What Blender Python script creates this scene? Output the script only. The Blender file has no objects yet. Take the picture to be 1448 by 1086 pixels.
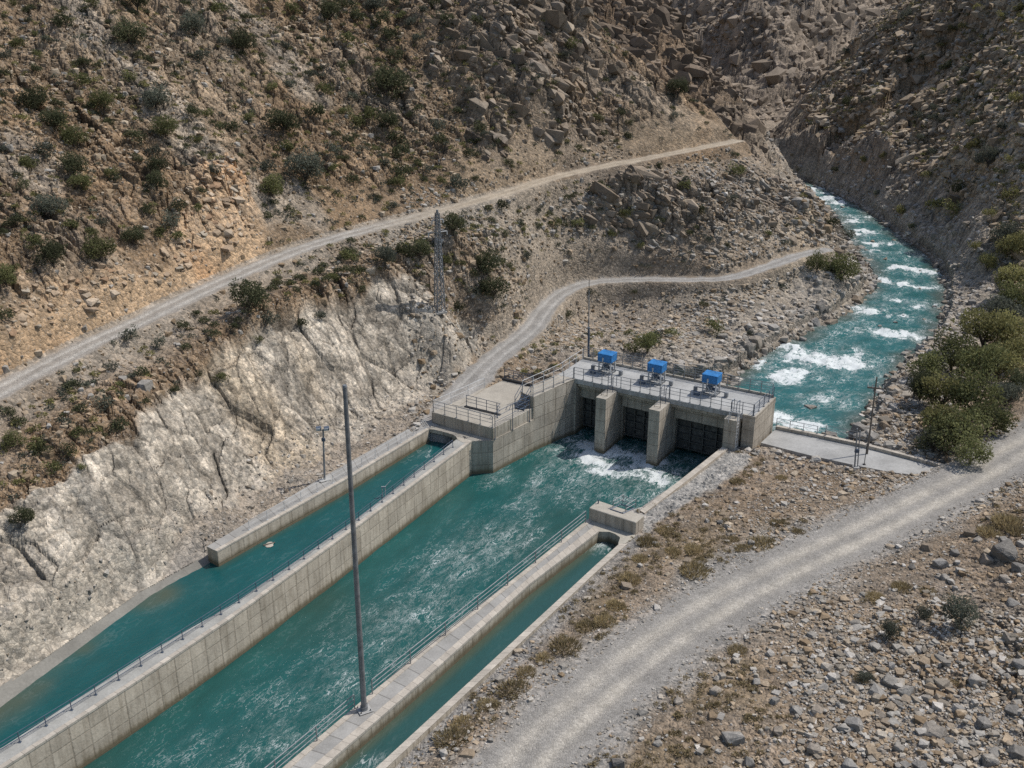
import bpy, math, random, time
import numpy as np
from mathutils import Vector, Matrix
T0 = time.time()
RNG = np.random.default_rng(7)
random.seed(7)
R = math.radians
scene = bpy.context.scene
COL = scene.collection
W0, H0, F0 = 1448.0, 1086.0, 1480.0
PITCH = R(22.1); CAMZ = 40.0
CP, SP = math.cos(PITCH), math.sin(PITCH)

# ---------------------------------------------------------------- survey helpers
def ray(px, py):
    x = (px - W0/2)/F0; y = (py - H0/2)/F0
    return x, CP - y*SP, -SP - y*CP
def P(px, py, z):
    """ground position of a surveyed photo point known to lie at height z"""
    x, y, d = ray(px, py); t = (z - CAMZ)/d
    return (x*t, y*t, z)
def PD(px, py, dist):
    x, y, d = ray(px, py); t = dist/math.hypot(x, y)
    return (x*t, y*t, CAMZ + d*t)

# ---------------------------------------------------------------- numpy noise
def _h(ix, iy, s):
    with np.errstate(over='ignore'):
        n = ix.astype(np.int32).view(np.uint32)*np.uint32(374761393) + iy.astype(np.int32).view(np.uint32)*np.uint32(668265263) + np.uint32((s*974634777) & 0xffffffff)
        n ^= n >> np.uint32(13); n *= np.uint32(1274126177); n ^= n >> np.uint32(15); n *= np.uint32(2246822519); n ^= n >> np.uint32(16)
    return (n & np.uint32(0xffffff)).astype(np.float32)*np.float32(1/0xffffff)
def vnoise(x, y, s=0):
    x = np.asarray(x, np.float32); y = np.asarray(y, np.float32)
    ix = np.floor(x); iy = np.floor(y); fx = x-ix; fy = y-iy
    fx = fx*fx*(3-2*fx); fy = fy*fy*(3-2*fy)
    a = _h(ix, iy, s); b = _h(ix+1, iy, s); c = _h(ix, iy+1, s); d = _h(ix+1, iy+1, s)
    return (a*(1-fx)+b*fx)*(1-fy) + (c*(1-fx)+d*fx)*fy
def fbm(x, y, o=4, s=0, g=.5):
    v = 0; a = 1; t = 0
    for k in range(o):
        v = v + a*(vnoise(x+17.3*k, y-9.1*k, s+k)*2-1); t += a; a *= g; x = x*2.03; y = y*2.03
    return v/t
def ridged(x, y, o=4, s=0):
    v = 0; a = 1; t = 0
    for k in range(o):
        v = v + a*(1-np.abs(vnoise(x+7.3*k, y-3.1*k, s+k)*2-1)); t += a; a *= .5; x = x*2.1; y = y*2.1
    return v/t
def cells(x, y, s=0, jit=.9):
    """Voronoi: F1, F2, random of cell, offset from the cell's point"""
    x = np.asarray(x, np.float32); y = np.asarray(y, np.float32); ix = np.floor(x); iy = np.floor(y)
    f1 = np.full(x.shape, 9., np.float32); f2 = f1.copy(); cr = np.zeros(x.shape, np.float32)
    ox = np.zeros(x.shape, np.float32); oy = ox.copy()
    for i in (-1, 0, 1):
        for j in (-1, 0, 1):
            a = ix+i; b = iy+j
            dx = x-(a+.5+jit*(_h(a, b, s)-.5)); dy = y-(b+.5+jit*(_h(a, b, s+1)-.5))
            d = np.sqrt(dx*dx+dy*dy)
            m = d < f1
            f2 = np.where(m, f1, np.minimum(f2, d))
            f1 = np.where(m, d, f1); cr = np.where(m, _h(a, b, s+2), cr)
            ox = np.where(m, dx, ox); oy = np.where(m, dy, oy)
    return f1, f2, cr, ox, oy
def smooth(a, b, x):
    t = np.clip((x-a)/(b-a), 0, 1); return t*t*(3-2*t)
def seg_dist(x, y, pts, closed=False):
    """distance to a polyline; also interpolated z and signed side"""
    best = np.full(x.shape, 1e9); bz = np.zeros(x.shape); 
    n = len(pts)
    for i in range(n if closed else n-1):
        a = pts[i]; b = pts[(i+1) % n]
        ex, ey = b[0]-a[0], b[1]-a[1]; L = ex*ex+ey*ey+1e-12
        t = np.clip(((x-a[0])*ex+(y-a[1])*ey)/L, 0, 1)
        d = np.hypot(x-a[0]-t*ex, y-a[1]-t*ey)
        m = d < best
        best = np.where(m, d, best); bz = np.where(m, a[2]+t*(b[2]-a[2]), bz)
    return best, bz
def inside(x, y, pts):
    c = np.zeros(x.shape, bool); n = len(pts)
    for i in range(n):
        x1, y1 = pts[i][:2]; x2, y2 = pts[(i+1) % n][:2]
        if y1 == y2: continue
        c ^= ((y1 > y) != (y2 > y)) & (x < (x2-x1)*(y-y1)/(y2-y1)+x1)
    return c
def sdist(x, y, pts):
    d, _ = seg_dist(x, y, [(p[0], p[1], 0) for p in pts], True)
    return np.where(inside(x, y, pts), -d, d)
def spl(pts, n=8):
    """Catmull-Rom through points"""
    out = []; m = len(pts)
    for i in range(m-1):
        p0 = np.array(pts[max(i-1, 0)]); p1 = np.array(pts[i]); p2 = np.array(pts[i+1]); p3 = np.array(pts[min(i+2, m-1)])
        for k in range(n):
            t = k/n
            out.append(tuple(.5*((2*p1)+(-p0+p2)*t+(2*p0-5*p1+4*p2-p3)*t*t+(-p0+3*p1-3*p2+p3)*t**3)))
    out.append(tuple(pts[-1])); return out

# ---------------------------------------------------------------- survey of the valley
ZM, ZS, ZR, ZN = -3.3, -1.3, -1.25, -0.9     # water: main canal, left canal, river, narrow channel
ROAD_A = [P(*p) for p in [(-330,745,9.6),(-180,660,10),(-60,588,10.5),(0,553,10.8),(100,500,11.3),(200,453,11.8),(300,405,12.3),(380,370,12.7),(440,347,13),(520,324,13.4),(600,304,13.8),
          (700,277,14.3),(780,252,14.7),(850,236,15),(950,217,15.6),(1042,199,16.2)]]
ROAD_B = [P(*p) for p in [(615,600,.5),(650,556,.8),(700,506,1.5),(750,466,2.1),(772,436,2.5),(800,412,2.9),(840,399,3.1),(900,395,3.3),(1020,394,3.8),(1080,378,4.3),(1130,361,4.7),(1166,353,4.9)]]
ROAD_C = [P(*p) for p in [(560,1320,.4),(640,1200,.4),(725,1100,.4),(800,1020,.4),(900,935,.4),(1000,865,.4),(1100,810,.4),(1200,762,.45),(1300,713,.5),(1400,660,.6),(1460,625,.8),(1600,560,1.2)]]
ROAD_A, ROAD_B, ROAD_C = spl(ROAD_A, 5), spl(ROAD_B, 5), spl(ROAD_C, 5)
TRACK_D = [PD(*p) for p in [(1040,190,262),(1080,196,266),(1120,203,262),(1150,205,256),(1185,200,250)]]
BO = P(815,535.6,2.6); BE = P(1066.5,589.5,2.6); BRZ = math.atan2(BE[1]-BO[1], BE[0]-BO[0]); BL = 17.7
def bl0(s, t, z=0): return (BO[0]+s*math.cos(BRZ)-t*math.sin(BRZ), BO[1]+s*math.sin(BRZ)+t*math.cos(BRZ), z)
RIV_L = [bl0(-1,3.4), bl0(-1,5.8)] + [P(px, py, ZR) for px, py in [(1035,540),(1062,520),(1090,499),(1150,465),(1188,449),(1204,436),(1226,418),(1238,398),(1236,380),(1220,362),(1205,340),(1185,305),(1160,284),(1138,270),(1105,258),(1060,250)]]
RIV_R = [P(px, py, ZR) for px, py in [(1095,246),(1140,257),(1175,272),(1215,292),(1255,322),(1290,348),(1322,372),(1334,400),(1334,440),(1318,475),(1290,505),(1258,535),(1238,565),(1226,590),(1200,622),(1178,636),(1125,622),(1096,614)]] + [bl0(17.6,4.6), bl0(17.3,3.4)]
RIVER = RIV_L + RIV_R
MAIN = [P(*p, 0) for p in [(-60,1128),(4.6,1086),(196,962),(330,872),(498,750),(667,624),(697,622),(755,588),(815,552)]] + \
       [P(*p, -.3) for p in [(1066,600),(1022,633),(905,718)]] + [P(*p, 0) for p in [(833,733),(748,801),(608,910),(399,1086),(100,1330),(-400,1330)]]
LEFTC = [P(*p[:2], p[2] if len(p) > 2 else 0) for p in [(-60,1092),(0,1059),(214,920),(330,854),(500,737),(628,635),(645,622),(640,612),(606.7,607),(495,674.6),(307,780),(292.6,774),(283,791,-.95),(198,840.5,-.95),(0,979,-.95),(-150,1085,-.95),(-300,1200,-.95)]]
NARROW = [P(*p, 0) for p in [(300,1230),(456,1086),(608,954),(748,827),(846.7,751.7),(862,752),(877,760),(874,769),(848,793.7),(694,936),(531,1086),(400,1230)]]

CTL = []
def col(px, z0, py0, segs):
    """profile up one photo column: start at height z0, then (row, slope along the view)"""
    x, y, d = ray(px, py0); k = -d/math.hypot(x, y)
    D = (CAMZ-z0)/k; z = z0
    CTL.append(PD(px, py0, D))
    for py, s in segs:
        x, y, d = ray(px, py); k2 = -d/math.hypot(x, y)
        D2 = (CAMZ - z + s*D)/(k2+s)
        z = z + s*(D2-D); D = D2
        CTL.append(PD(px, py, D))
    return D, z
# ---------------------------------------------------------------- terrain control
for px, py, z in [(-300,1170,-.9),(-150,1075,-.9),(0,970,-.9),(198,832,-.85),(270,783,-.7),(320,745,.1),(450,674,.1),(600,588,.1),(612,570,.4)]:
    CTL.append(P(px, py, z))
# left hillside: rock toe, crest of the pale cut, up to the road, above the road
CUT = []   # (toe, crest) of the pale cut
for px, toe, crest, zc in [(-300,1090,960,3.2),(-150,1010,880,3.8),(0,925,775,4.6),(60,890,735,5.2),(130,850,690,5.8),(200,800,640,6.4),(260,745,575,7.2),(330,695,525,7.8),(400,650,492,8.2),(470,612,455,8.5),(540,575,422,8.7),(590,548,418,8.3),(620,535,445,7.0),(660,505,470,3.8)]:
    a = P(px, toe, .7 if px < 600 else .9); b = P(px, crest, zc); CTL.append(a); CTL.append(b); CUT.append((a, b))
for p in ROAD_A[::4]: CTL.append(p)
for p in ROAD_B[::4]: CTL.append(p)
for p in ROAD_C[::4]: CTL.append(p)
def up(px, road_py, z0, segs): return col(px, z0, road_py, segs)
up(-200, 680, 9.9, [(560,.75),(420,.45),(200,.5),(0,.6),(-150,.6)])
up(0, 553, 10.8, [(470,.8),(300,.42),(120,.48),(0,.55),(-60,.6)])
up(150, 475, 11.6, [(395,.8),(220,.42),(80,.5),(0,.55),(-60,.6)])
up(300, 405, 12.3, [(330,.75),(180,.42),(60,.5),(0,.5),(-60,.6)])
up(450, 344, 13.1, [(280,.5),(150,.42),(50,.5),(0,.5),(-60,.6)])
up(600, 304, 13.8, [(250,.35),(120,.5),(40,.55),(0,.55),(-60,.6)])
up(720, 272, 14.4, [(190,.6),(80,.6),(20,.55),(-40,.55)])
# ridge of the near spur, then the ground dropping behind it
RIDGE = []
for px, py, s, pr, zr in [(790,10,.58,250,14.7),(860,62,.62,233,15),(950,125,.68,217,15.6)]:
    D, z = col(px, zr, pr, [((pr+py)//2, s), (py, s)]); RIDGE.append((px, py, D, z))
for px, py, D in [(1005,172,163),(1042,199,158),(1085,236,152),(1122,280,149),(1152,312,147),(1176,342,146)]:
    RIDGE.append((px, py, D, PD(px, py, D)[2])); CTL.append(PD(px, py, D))
for px, py, D, z in RIDGE:
    x, y, _ = ray(px, py); h = math.hypot(x, y)
    for dd, dz in ((9, 5), (20, 13)):
        CTL.append((x/h*(D+dd), y/h*(D+dd), max(z-dz, -.3)))
# spur face between the roads and below the lower road
for px, py, z in [(700,420,6.5),(760,360,8.2),(640,370,10.2),(840,330,8.6),(930,310,9.6),(1020,300,9.8),(1100,300,8.3),(1150,320,6.6),(1060,240,13.2),
                  (850,470,1.4),(940,470,.9),(1000,470,.6),(1060,450,.8),(1120,410,1.6),(1180,390,2.6),(1210,380,1.2),(800,500,1.2),(780,540,1.4),(700,530,1.3),(850,510,.4)]:
    CTL.append(P(px, py, z))
# second crag behind the spur, then the far side of the gorge
for px, py, D in [(880,-60,235),(905,-10,228),(950,40,222),(985,90,216),(1012,135,210),(1040,178,205)]:
    a = PD(px, py, D); CTL.append(a)
    CTL.append(PD(px, py, D+30)[:2]+(max(a[2]-14, 2),))
    CTL.append(PD(px, py, D-14)[:2]+(a[2]-9,))
for px, D, z, s in [(930,330,6,.95),(1010,318,4,.95),(1060,300,2,.9),(1120,300,2,.9),(1200,330,4,.85),(1280,350,8,.8)]:
    x, y, _ = ray(px, 100); h = math.hypot(x, y)
    s *= .66
    for k in (0, 25, 60, 110, 180): CTL.append((x/h*(D+k), y/h*(D+k), z+s*k))
# right-hand mountain: its foot on the river, its skyline, the near slope
for px, py, z in [(1120,248,1.0),(1170,262,.6),(1215,283,.4),(1265,318,.3),(1305,345,.3),(1345,385,.3),(1352,430,.3),(1345,470,.3),(1318,505,.2),(1275,545,0),(1255,590,-.2),(1230,625,-.5)]:
    CTL.append(P(px, py, z))
for px, z0, py0, segs in [(1150,1.2,240,[(205,.22),(160,.4),(140,.4)]),(1200,.8,270,[(200,.25),(140,.32),(92,.34)]),(1250,.8,300,[(200,.25),(130,.34),(52,.38)]),
                          (1310,.8,330,[(230,.26),(130,.34),(8,.42)]),(1380,.6,400,[(300,.28),(180,.33),(60,.38),(-40,.4)]),(1448,.8,450,[(340,.3),(220,.35),(100,.38),(0,.4),(-60,.4)]),
                          (1560,1.6,500,[(380,.35),(220,.38),(100,.4),(0,.4)]),(1750,2.6,520,[(380,.4),(220,.4),(60,.4)])]:
    D, z = col(px, z0, py0, segs)
    if px < 1350:
        x, y, _ = ray(px, segs[-1][0]); h = math.hypot(x, y)
        CTL.append((x/h*(D+14), y/h*(D+14), z-6)); CTL.append((x/h*(D+34), y/h*(D+34), max(z-22, 2)))
# valley floor on the near bank
for px, py, z in [(1050,650,-.55),(980,690,-.3),(940,740,0),(1000,720,.1),(1100,700,-.3),(1200,690,-.3),(1300,680,-.3),(1150,740,.2),(1000,800,.3),(900,800,.1),(860,850,.1),(800,900,.1),(700,1000,.1),(620,1080,.1),
                  (1250,655,-.5),(1330,660,-.2),(1400,610,.3),(1448,560,.7),(1340,560,.2),(1400,500,.8),(1600,480,2.2),
                  (900,1086,.5),(1000,1000,.6),(1100,1086,.9),(1200,900,.9),(1448,720,1.5),(1448,850,1.7),(1300,1000,1.2),(1448,1086,1.6),(1600,900,2.6),(1600,700,2.0),(1250,1250,1.2),(1000,1300,.8),(1700,1200,3)]:
    CTL.append(P(px, py, z))
CTL = np.array([(c[0], c[1], c[2]) for c in CTL], float)
def tps_fit(c, lam=2.0):
    n = len(c); X = c[:, :2]/100; d = np.hypot(*(X[:, None]-X[None]).transpose(2, 0, 1))
    K = np.where(d > 0, d*d*np.log(d+1e-12), 0) + np.eye(n)*lam*1e-4
    A = np.zeros((n+3, n+3)); A[:n, :n] = K; A[:n, n] = 1; A[:n, n+1:] = X; A[n, :n] = 1; A[n+1:, :n] = X.T
    return X, np.linalg.solve(A, np.r_[c[:, 2], 0, 0, 0])
TX, TW = tps_fit(CTL)
def tps(x, y):
    x = x/100; y = y/100; s = TW[-3]+TW[-2]*x+TW[-1]*y
    for (a, b), w in zip(TX, TW):
        d2 = (x-a)**2+(y-b)**2; s = s + w*.5*d2*np.log(d2+1e-12)
    return s

# ---------------------------------------------------------------- terrain grid: a fan of rays from below the viewpoint, finer where it is near
NA, ND = 1500, 1650
AZ = np.linspace(R(-44), R(43), NA)
knots = [(0,14),(.04,32),(.25,62),(.58,112),(.79,175),(.96,340),(1,640)]
DI = np.interp(np.linspace(0, 1, ND), [k[0] for k in knots], [k[1] for k in knots])
DI = np.convolve(np.pad(DI, 40, mode='edge'), np.ones(81)/81, 'valid'); DI[0] = 10; DI[-1] = 900
GA, GD = np.meshgrid(AZ, DI)            # rows = distance
GX = (GD*np.sin(GA)).astype(np.float32); GY = (GD*np.cos(GA)).astype(np.float32)
# smooth base on a coarser fan, then interpolated
ca = np.linspace(AZ[0], AZ[-1], 240); cd = DI[np.linspace(0, ND-1, 300).astype(int)]
CA, CD = np.meshgrid(ca, cd); CB = tps(CD*np.sin(CA), CD*np.cos(CA))
def coarse(A, D, G=CB):
    i = np.interp(A, ca, np.arange(len(ca))); j = np.interp(D, cd, np.arange(len(cd)))
    i0 = np.clip(i.astype(int), 0, len(ca)-2); j0 = np.clip(j.astype(int), 0, len(cd)-2); u = i-i0; v = j-j0
    return (G[j0, i0]*(1-u)+G[j0, i0+1]*u)*(1-v)+(G[j0+1, i0]*(1-u)+G[j0+1, i0+1]*u)*v
x, y = GX, GY
Z = coarse(GA, GD)
Z = np.clip(Z, -1.5, 260)
def hit(px, py):
    """where a sight line through a photo point meets the ground"""
    a, b, c = ray(px, py); h = math.hypot(a, b); A = math.atan2(a, b)
    i = int(round((A-AZ[0])/(AZ[1]-AZ[0])))
    if i < 0 or i >= NA: return None
    zr = CAMZ + c/h*DI; m = np.nonzero(zr < Z[:, i])[0]
    m = m[m > 20]
    if len(m) == 0: return None
    d = DI[m[0]]
    return (d*math.sin(A), d*math.cos(A), float(Z[m[0], i]))
n_b = fbm(x*.22, y*.22, 4, 202); n_f = fbm(x*.9, y*.9, 3, 207)
def tri(pts, w=.8): return smooth(w, -w, sdist(x, y, pts) + n_b*2.4 + n_f*.9)
slip = tri([hit(325,250), hit(352,290), hit(385,350), hit(330,385), hit(300,400), hit(240,425), hit(205,400), hit(250,330)])
slip2 = tri([hit(200,400), hit(250,350), hit(300,404), hit(200,446), hit(60,513), hit(0,538), hit(-90,590), hit(-90,520), hit(0,455), hit(60,412), hit(120,388)])
mSlip = np.clip(slip+slip2, 0, 1)
# the pale cut: a steep planar face between toe and crest
dA, zA = seg_dist(x, y, ROAD_A); dB, zB = seg_dist(x, y, ROAD_B); dC, zC = seg_dist(x, y, ROAD_C); dD, zD = seg_dist(x, y, TRACK_D)
dRiv = sdist(x, y, RIVER); dMain = sdist(x, y, MAIN); dLeft = sdist(x, y, LEFTC); dNar = sdist(x, y, NARROW)
face = [c[0] for c in CUT] + [c[1] for c in CUT][::-1]
dFace = sdist(x, y, face)
warp = fbm(x*.09, y*.09, 3, 40)*3
mPale = smooth(1.7, .9, dFace + warp*.35 + fbm(x*.5, y*.5, 2, 44)*.7)
dEng = np.minimum(np.minimum(dMain, dLeft), dNar)
def blob(px, py, z, r, ax=1., ang=0.):
    c = P(px, py, z); dx = x-c[0]; dy = y-c[1]; ca_, sa_ = math.cos(ang), math.sin(ang)
    u = (dx*ca_+dy*sa_)/ax; v = -dx*sa_+dy*ca_
    return np.exp(-(u*u+v*v)/(r*r))
D120 = -R(30)      # fall direction of the left slope
crag = 0
for a in [(345,115,23,4.5,1.6),(455,60,28,4,1.9),(485,100,25,3.2,1.5),(640,90,26,5,1.3),(690,110,24,5.5,1.6),(740,170,20,6,1.7),(795,190,19,5,1.6),(700,50,29,6,1.3),(780,60,29,5,1.5),(860,150,23,6,1.3)]:
    crag = np.maximum(crag, blob(a[0], a[1], a[2], a[3], a[4], D120))
crag2 = smooth(-.9, .35, fbm(x*.035, y*.035, 3, 70))*smooth(165, 180, GD)*smooth(270, 255, GD)*smooth(R(14), R(12), GA)   # the steep second crag
far = smooth(290, 312, GD)*smooth(R(27), R(20), GA)
rcr = 0
hit0 = lambda a_, b_: hit(a_, b_) or PD(a_, b_, 240)
for a in [(1250,130,14,9,1.5),(1215,190,8,8,1.4),(1290,190,12,6,1.4),(1240,240,4,6,1.3),(1330,60,22,9,1.3),(1180,220,5,7,1.2)]:
    c = hit0(a[0], a[1]); dx = x-c[0]; dy = y-c[1]; rcr = np.maximum(rcr, np.exp(-(dx*dx+dy*dy)/(a[3]*1.7)**2))
CZ = [hit(*q) or PD(q[0], q[1], 170) for q in [(590,50),(640,-20),(770,10),(950,130),(1030,188),(930,208),(800,232),(700,232),(640,160)]]; cz = smooth(1.5, -1.5, sdist(x, y, CZ) + fbm(x*.12, y*.12, 3, 72)*5); crag = np.maximum(crag, cz*.55*smooth(-.25, .2, fbm(x*.08, y*.08, 3, 74)))
# how rough the ground may be: calm by roads, canals and the valley floor
slopy = smooth(.6, 3.0, Z)
calm = np.minimum.reduce([smooth(2.6, 7, dA), smooth(2.6, 6, dB), smooth(3.2, 8, dC)])
calm = calm*smooth(.5, 5, dEng)*smooth(-1, 4, dRiv)
left = smooth(R(20), R(10), GA)*smooth(165, 140, GD)
# rotated, stretched coordinates: u down the slope, v across it
def rot(a): return x*math.cos(a)+y*math.sin(a), -x*math.sin(a)+y*math.cos(a)
uL, vL = rot(D120); uR, vR = rot(R(205))
isR = smooth(305, 285, GD)*smooth(2, 12, dRiv)*smooth(R(14), R(17), GA + (GD < 120)*0)*(dRiv > 0)*smooth(88, 110, GD)
wx = fbm(x*.25, y*.25, 3, 5)*1.6
big = (ridged(vL*.055+wx*.03, uL*.018, 4, 11)-.55)*5.5
big = big*(1-isR) + isR*((ridged(vR*.034+wx*.02, uR*.012, 4, 21)-.55)*11 + (ridged(vR*.10, uR*.035, 3, 24)-.5)*2.5)
big = big + far*((ridged(x*.014+y*.006+wx*.01, y*.012, 3, 26)-.5)*20 + (ridged(x*.045-y*.02, y*.03, 3, 29)-.5)*7) + crag2*(ridged(x*.05+y*.02, y*.02, 3, 28)-.5)*8
big = np.where(left*smooth(R(14), R(10), GA) > .5, big*(.35+.65*smooth(9, 18, Z)), big)
Z = Z + big*slopy*calm*(1+.8*far)*(1-.92*mPale)
Z = Z + fbm(x*.11, y*.11, 3, 31)*.9*slopy*calm*(1-.8*mPale)
# blocky rock: overlapping cells with random height and tilt
def blocks(u, v, s, seed, tilt=.5):
    f1, f2, cr, ox, oy = cells((u/(s*1.7)).astype(np.float32), (v/s).astype(np.float32), seed)
    tx = (_h((cr*9999).astype(int), (cr*777).astype(int), 3)-.5)
    ty = (_h((cr*5555).astype(int), (cr*333).astype(int), 4)-.5)
    edge = smooth(0, .16, f2-f1)
    return (cr-.5)*.8 + (ox*tx+oy*ty)*2*tilt + edge*.35, edge, cr
b1, e1, c1 = blocks(uL+wx, vL+wx*.7, 3.4, 101)
b2, e2, c2 = blocks(uL+wx*.5, vL-wx*.5, 1.25, 111)
b3, e3, c3 = blocks(x+wx*.3, y, .55, 121)
q1, qe, qc = blocks(uR*1.0+wx*2, vR-wx*2, 5.5, 131)
rockm = np.clip(crag + crag2 + rcr + .8*far, 0, 1)
print('cells', round(time.time()-T0, 1))
outc = smooth(.05, .45, fbm(x*.06+3, y*.06, 4, 55))                      # where bedrock shows through
outc2 = smooth(.0, .3, fbm(vL*.12+3, uL*.03, 3, 57))
ztop = b1*1.15*(.3+.9*outc)*left + b2*1.0*(.4+.6*np.maximum(outc, outc2)) + q1*.9*isR
Z = Z + (ztop + b3*.38)*slopy*calm*(1-mPale)
b0, e0, c0 = blocks(uL+wx, vL-wx, 6.5, 171, .8)
rot2 = blocks(uR*.8+wx*3, vR+wx*2, 13., 181, .9)[0]
Z = Z + calm*( crag*((b1+.3)*2.2 + b2*1.3 + (ridged(vL*.16, uL*.05, 3, 77)-.5)*3.5 + 2.2 + b0*2.2) + rcr*((q1+.3)*3.4 + b1*1.2 + rot2*2.) + crag2*(q1*1.6 + b1*.5 + rot2*2.4) + far*(q1*.9 + rot2*2.2))
Z = Z + b0*1.3*outc*slopy*calm*(1-mPale)*left
Z = Z + mSlip*smooth(1.4, 4, dA)*slopy*(b1*.5 + b2*.45 + b3*.15)
p1_, pe1, pc1 = blocks(uL*2.3+wx*.6, vL+wx*.6, 1.9, 191, .6); p2_, pe2, pc2 = blocks(uL*2.2-wx*.4, vL+wx*.3, .8, 195, .6)
lf1, le1, lc1 = blocks(uL*2.0+wx*1.2, vL+wx*1.2, 4.6, 197, .7); lg_ = lf1*.75
Z = Z + mPale*smooth(1.0, 6, dA)*(p1_*.30 + p2_*.12 + b3*.05 + fbm(vL*.07, uL*.05, 2, 91)*1.1 + lg_)*smooth(.2, 1.4, Z)
# gentle roughness of the floor
rub = smooth(.2, 1.2, np.minimum(np.minimum(dC-2.3, dB-2.2), dA-2.2))*smooth(.6, 2.0, dEng)
Z = Z + rub*(fbm(x*.5, y*.5, 4, 61)*.16 + b3*.05)*(1-slopy)
lump = rub*smooth(2, 8, dC-3.1)*(1-slopy*.6)*(dC < 60)
f1, f2, cr, ox, oy = cells(x/.62, y/.62, 141); Z = Z + lump*np.where(cr > .45, smooth(.42, .0, f1)*.22*cr, 0)*(GD < 95)
f1, f2, crs, ox, oy = cells(x/.27, y/.27, 151); Z = Z + rub*np.where(crs > .4, smooth(.42, .0, f1)*.08*crs, 0)*(GD < 110)
# banks of the river: coarse boulders
bank = smooth(-1.5, .5, dRiv)*smooth(9, 3, dRiv + fbm(x*.2, y*.2, 2, 66)*3)
f1, f2, crb, ox, oy = cells(x/1.3+wx*.1, y/1.1, 161)
Z = Z*(1-.0*bank) + bank*np.where(crb > .25, np.sqrt(np.clip(1-(f1/.5)**2, 0, 1))*.5*crb, 0)*smooth(1, 3, dEng)
# roads cut as benches
def bench(Z, d, zr, w, s):
    k = smooth(w+s, w, d); return Z*(1-k)+zr*k
wA = np.where(GA < R(-4), 1.25, 1.0); wB = np.interp(GD, [88, 100, 112, 124], [1.7, 1.5, 1.25, 1.0])
Z = bench(Z, dA, zA + .07*fbm(x*.9, y*.9, 3, 8) - .08*np.exp(-((dA-.6)/.25)**2), wA, 1.2)
Z = bench(Z, dB, zB + .07*fbm(x*.9, y*.9, 3, 18) - .08*np.exp(-((dB-.6)/.25)**2), wB, 1.2)
Z = bench(Z, dC, zC + fbm(x*.6, y*.6, 3, 9)*.05 - .09*np.exp(-((dC-.95)/.35)**2), 2.1, 2.2)
Z = bench(Z, dD, zD, .8, 1.4)
SLAB = [P(1078,627,-.45), P(1097,606,-.45), P(1222,632,-.45), P(1330,662,-.45), P(1290,668,-.45), P(1210,657,-.45)]
dS = sdist(x, y, SLAB)
# river bed, canal cuts
Z = np.where((dRiv > 0) & (dRiv < 6) & (dS > .5), np.minimum(Z, ZR+.35+.75*np.clip(dRiv, 0, 20)+.25*np.clip(dRiv, 0, 20)**2+.5*b2), Z)
Z = np.where(dRiv < 1.0, np.minimum(Z, ZR + np.clip(dRiv*.55, -2.6, 1) + .35*fbm(x*.4, y*.4, 3, 12) + bank*np.where(crb > .78, np.sqrt(np.clip(1-(f1/.5)**2, 0, 1))*.7, 0)), Z)
kb = smooth(2.0, .0, dEng); kb = np.where(dEng < .0, 1, kb)
flat0 = np.where(GY > 80, -.28, -.03); BKP = [P(*q, -.95) for q in [(296,800),(199,842),(0,980),(-150,1085),(-300,1200),(-420,1180),(-300,1110),(0,930),(180,815),(285,765)]]; flat0 = np.where(inside(x, y, BKP), -.98, flat0)
Z = Z*(1-kb)+np.minimum(Z, flat0)*kb
Z = np.where(dEng < .2, -5.5, Z)
# pads under the platform and the barrage
PLAT = [P(*p, 1.15) for p in [(610.7,582),(700,604),(757,572),(765,548),(716,537)]]
BAR = [P(815,535.6,2.6), P(1066.5,589.5,2.6), P(1096.6,561.5,2.6), P(862,517,2.6)]
LEDGE = [bl0(-4.0,-12.3), bl0(-2.55,-11.1), bl0(-1.9,-5.5), bl0(-1.5,-.2), bl0(-3.2,-.4), bl0(-3.4,-4.9), bl0(-8.6,-10.), bl0(-9.2,-11.0), bl0(-6.5,-11.6)]; dLd = sdist(x, y, LEDGE)
dP = sdist(x, y, PLAT); dBar = sdist(x, y, BAR)
Z = np.where(dP < 2.4, np.minimum(Z, .05 + .95*smooth(0, 1.6, dP)*0 + np.clip(dP, 0, 3)*.4), Z)
Z = np.where(dBar < .15, -5.0, Z); Z = np.where(dLd < -.05, -5.0, Z); Z = np.where(dP < -.3, -3.0, Z)
Z = np.where(dS < .8, np.minimum(Z, -.95+np.clip(dS, 0, 1)*.5), Z)
Z = Z.astype(np.float32)
print('terrain', round(time.time()-T0, 1), Z.min(), Z.max())
def ground(px_, py_):
    """height of the ground at a world x, y"""
    A = math.atan2(px_, py_); D = math.hypot(px_, py_)
    i = (A-AZ[0])/(AZ[1]-AZ[0]); j = np.interp(D, DI, np.arange(ND))
    i0 = int(min(max(i, 0), NA-2)); j0 = int(min(max(j, 0), ND-2)); u = i-i0; v = j-j0
    return float((Z[j0, i0]*(1-u)+Z[j0, i0+1]*u)*(1-v)+(Z[j0+1, i0]*(1-u)+Z[j0+1, i0+1]*u)*v)
def visible(p, lift=.5):
    D = math.hypot(p[0], p[1]); i = int(round((math.atan2(p[0], p[1])-AZ[0])/(AZ[1]-AZ[0])))
    if i < 0 or i >= NA: return False
    j = int(np.interp(D, DI, np.arange(ND)))-3
    t = DI[:j]/D; return bool(np.all(CAMZ+(p[2]+lift-CAMZ)*t > Z[:j, i]))
def project(p):
    X, Y, Zz = p[0], p[1], p[2]-CAMZ
    dep = Y*CP - Zz*SP; up_ = Y*SP + Zz*CP
    return W0/2+F0*X/dep, H0/2-F0*up_/dep, dep
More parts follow.
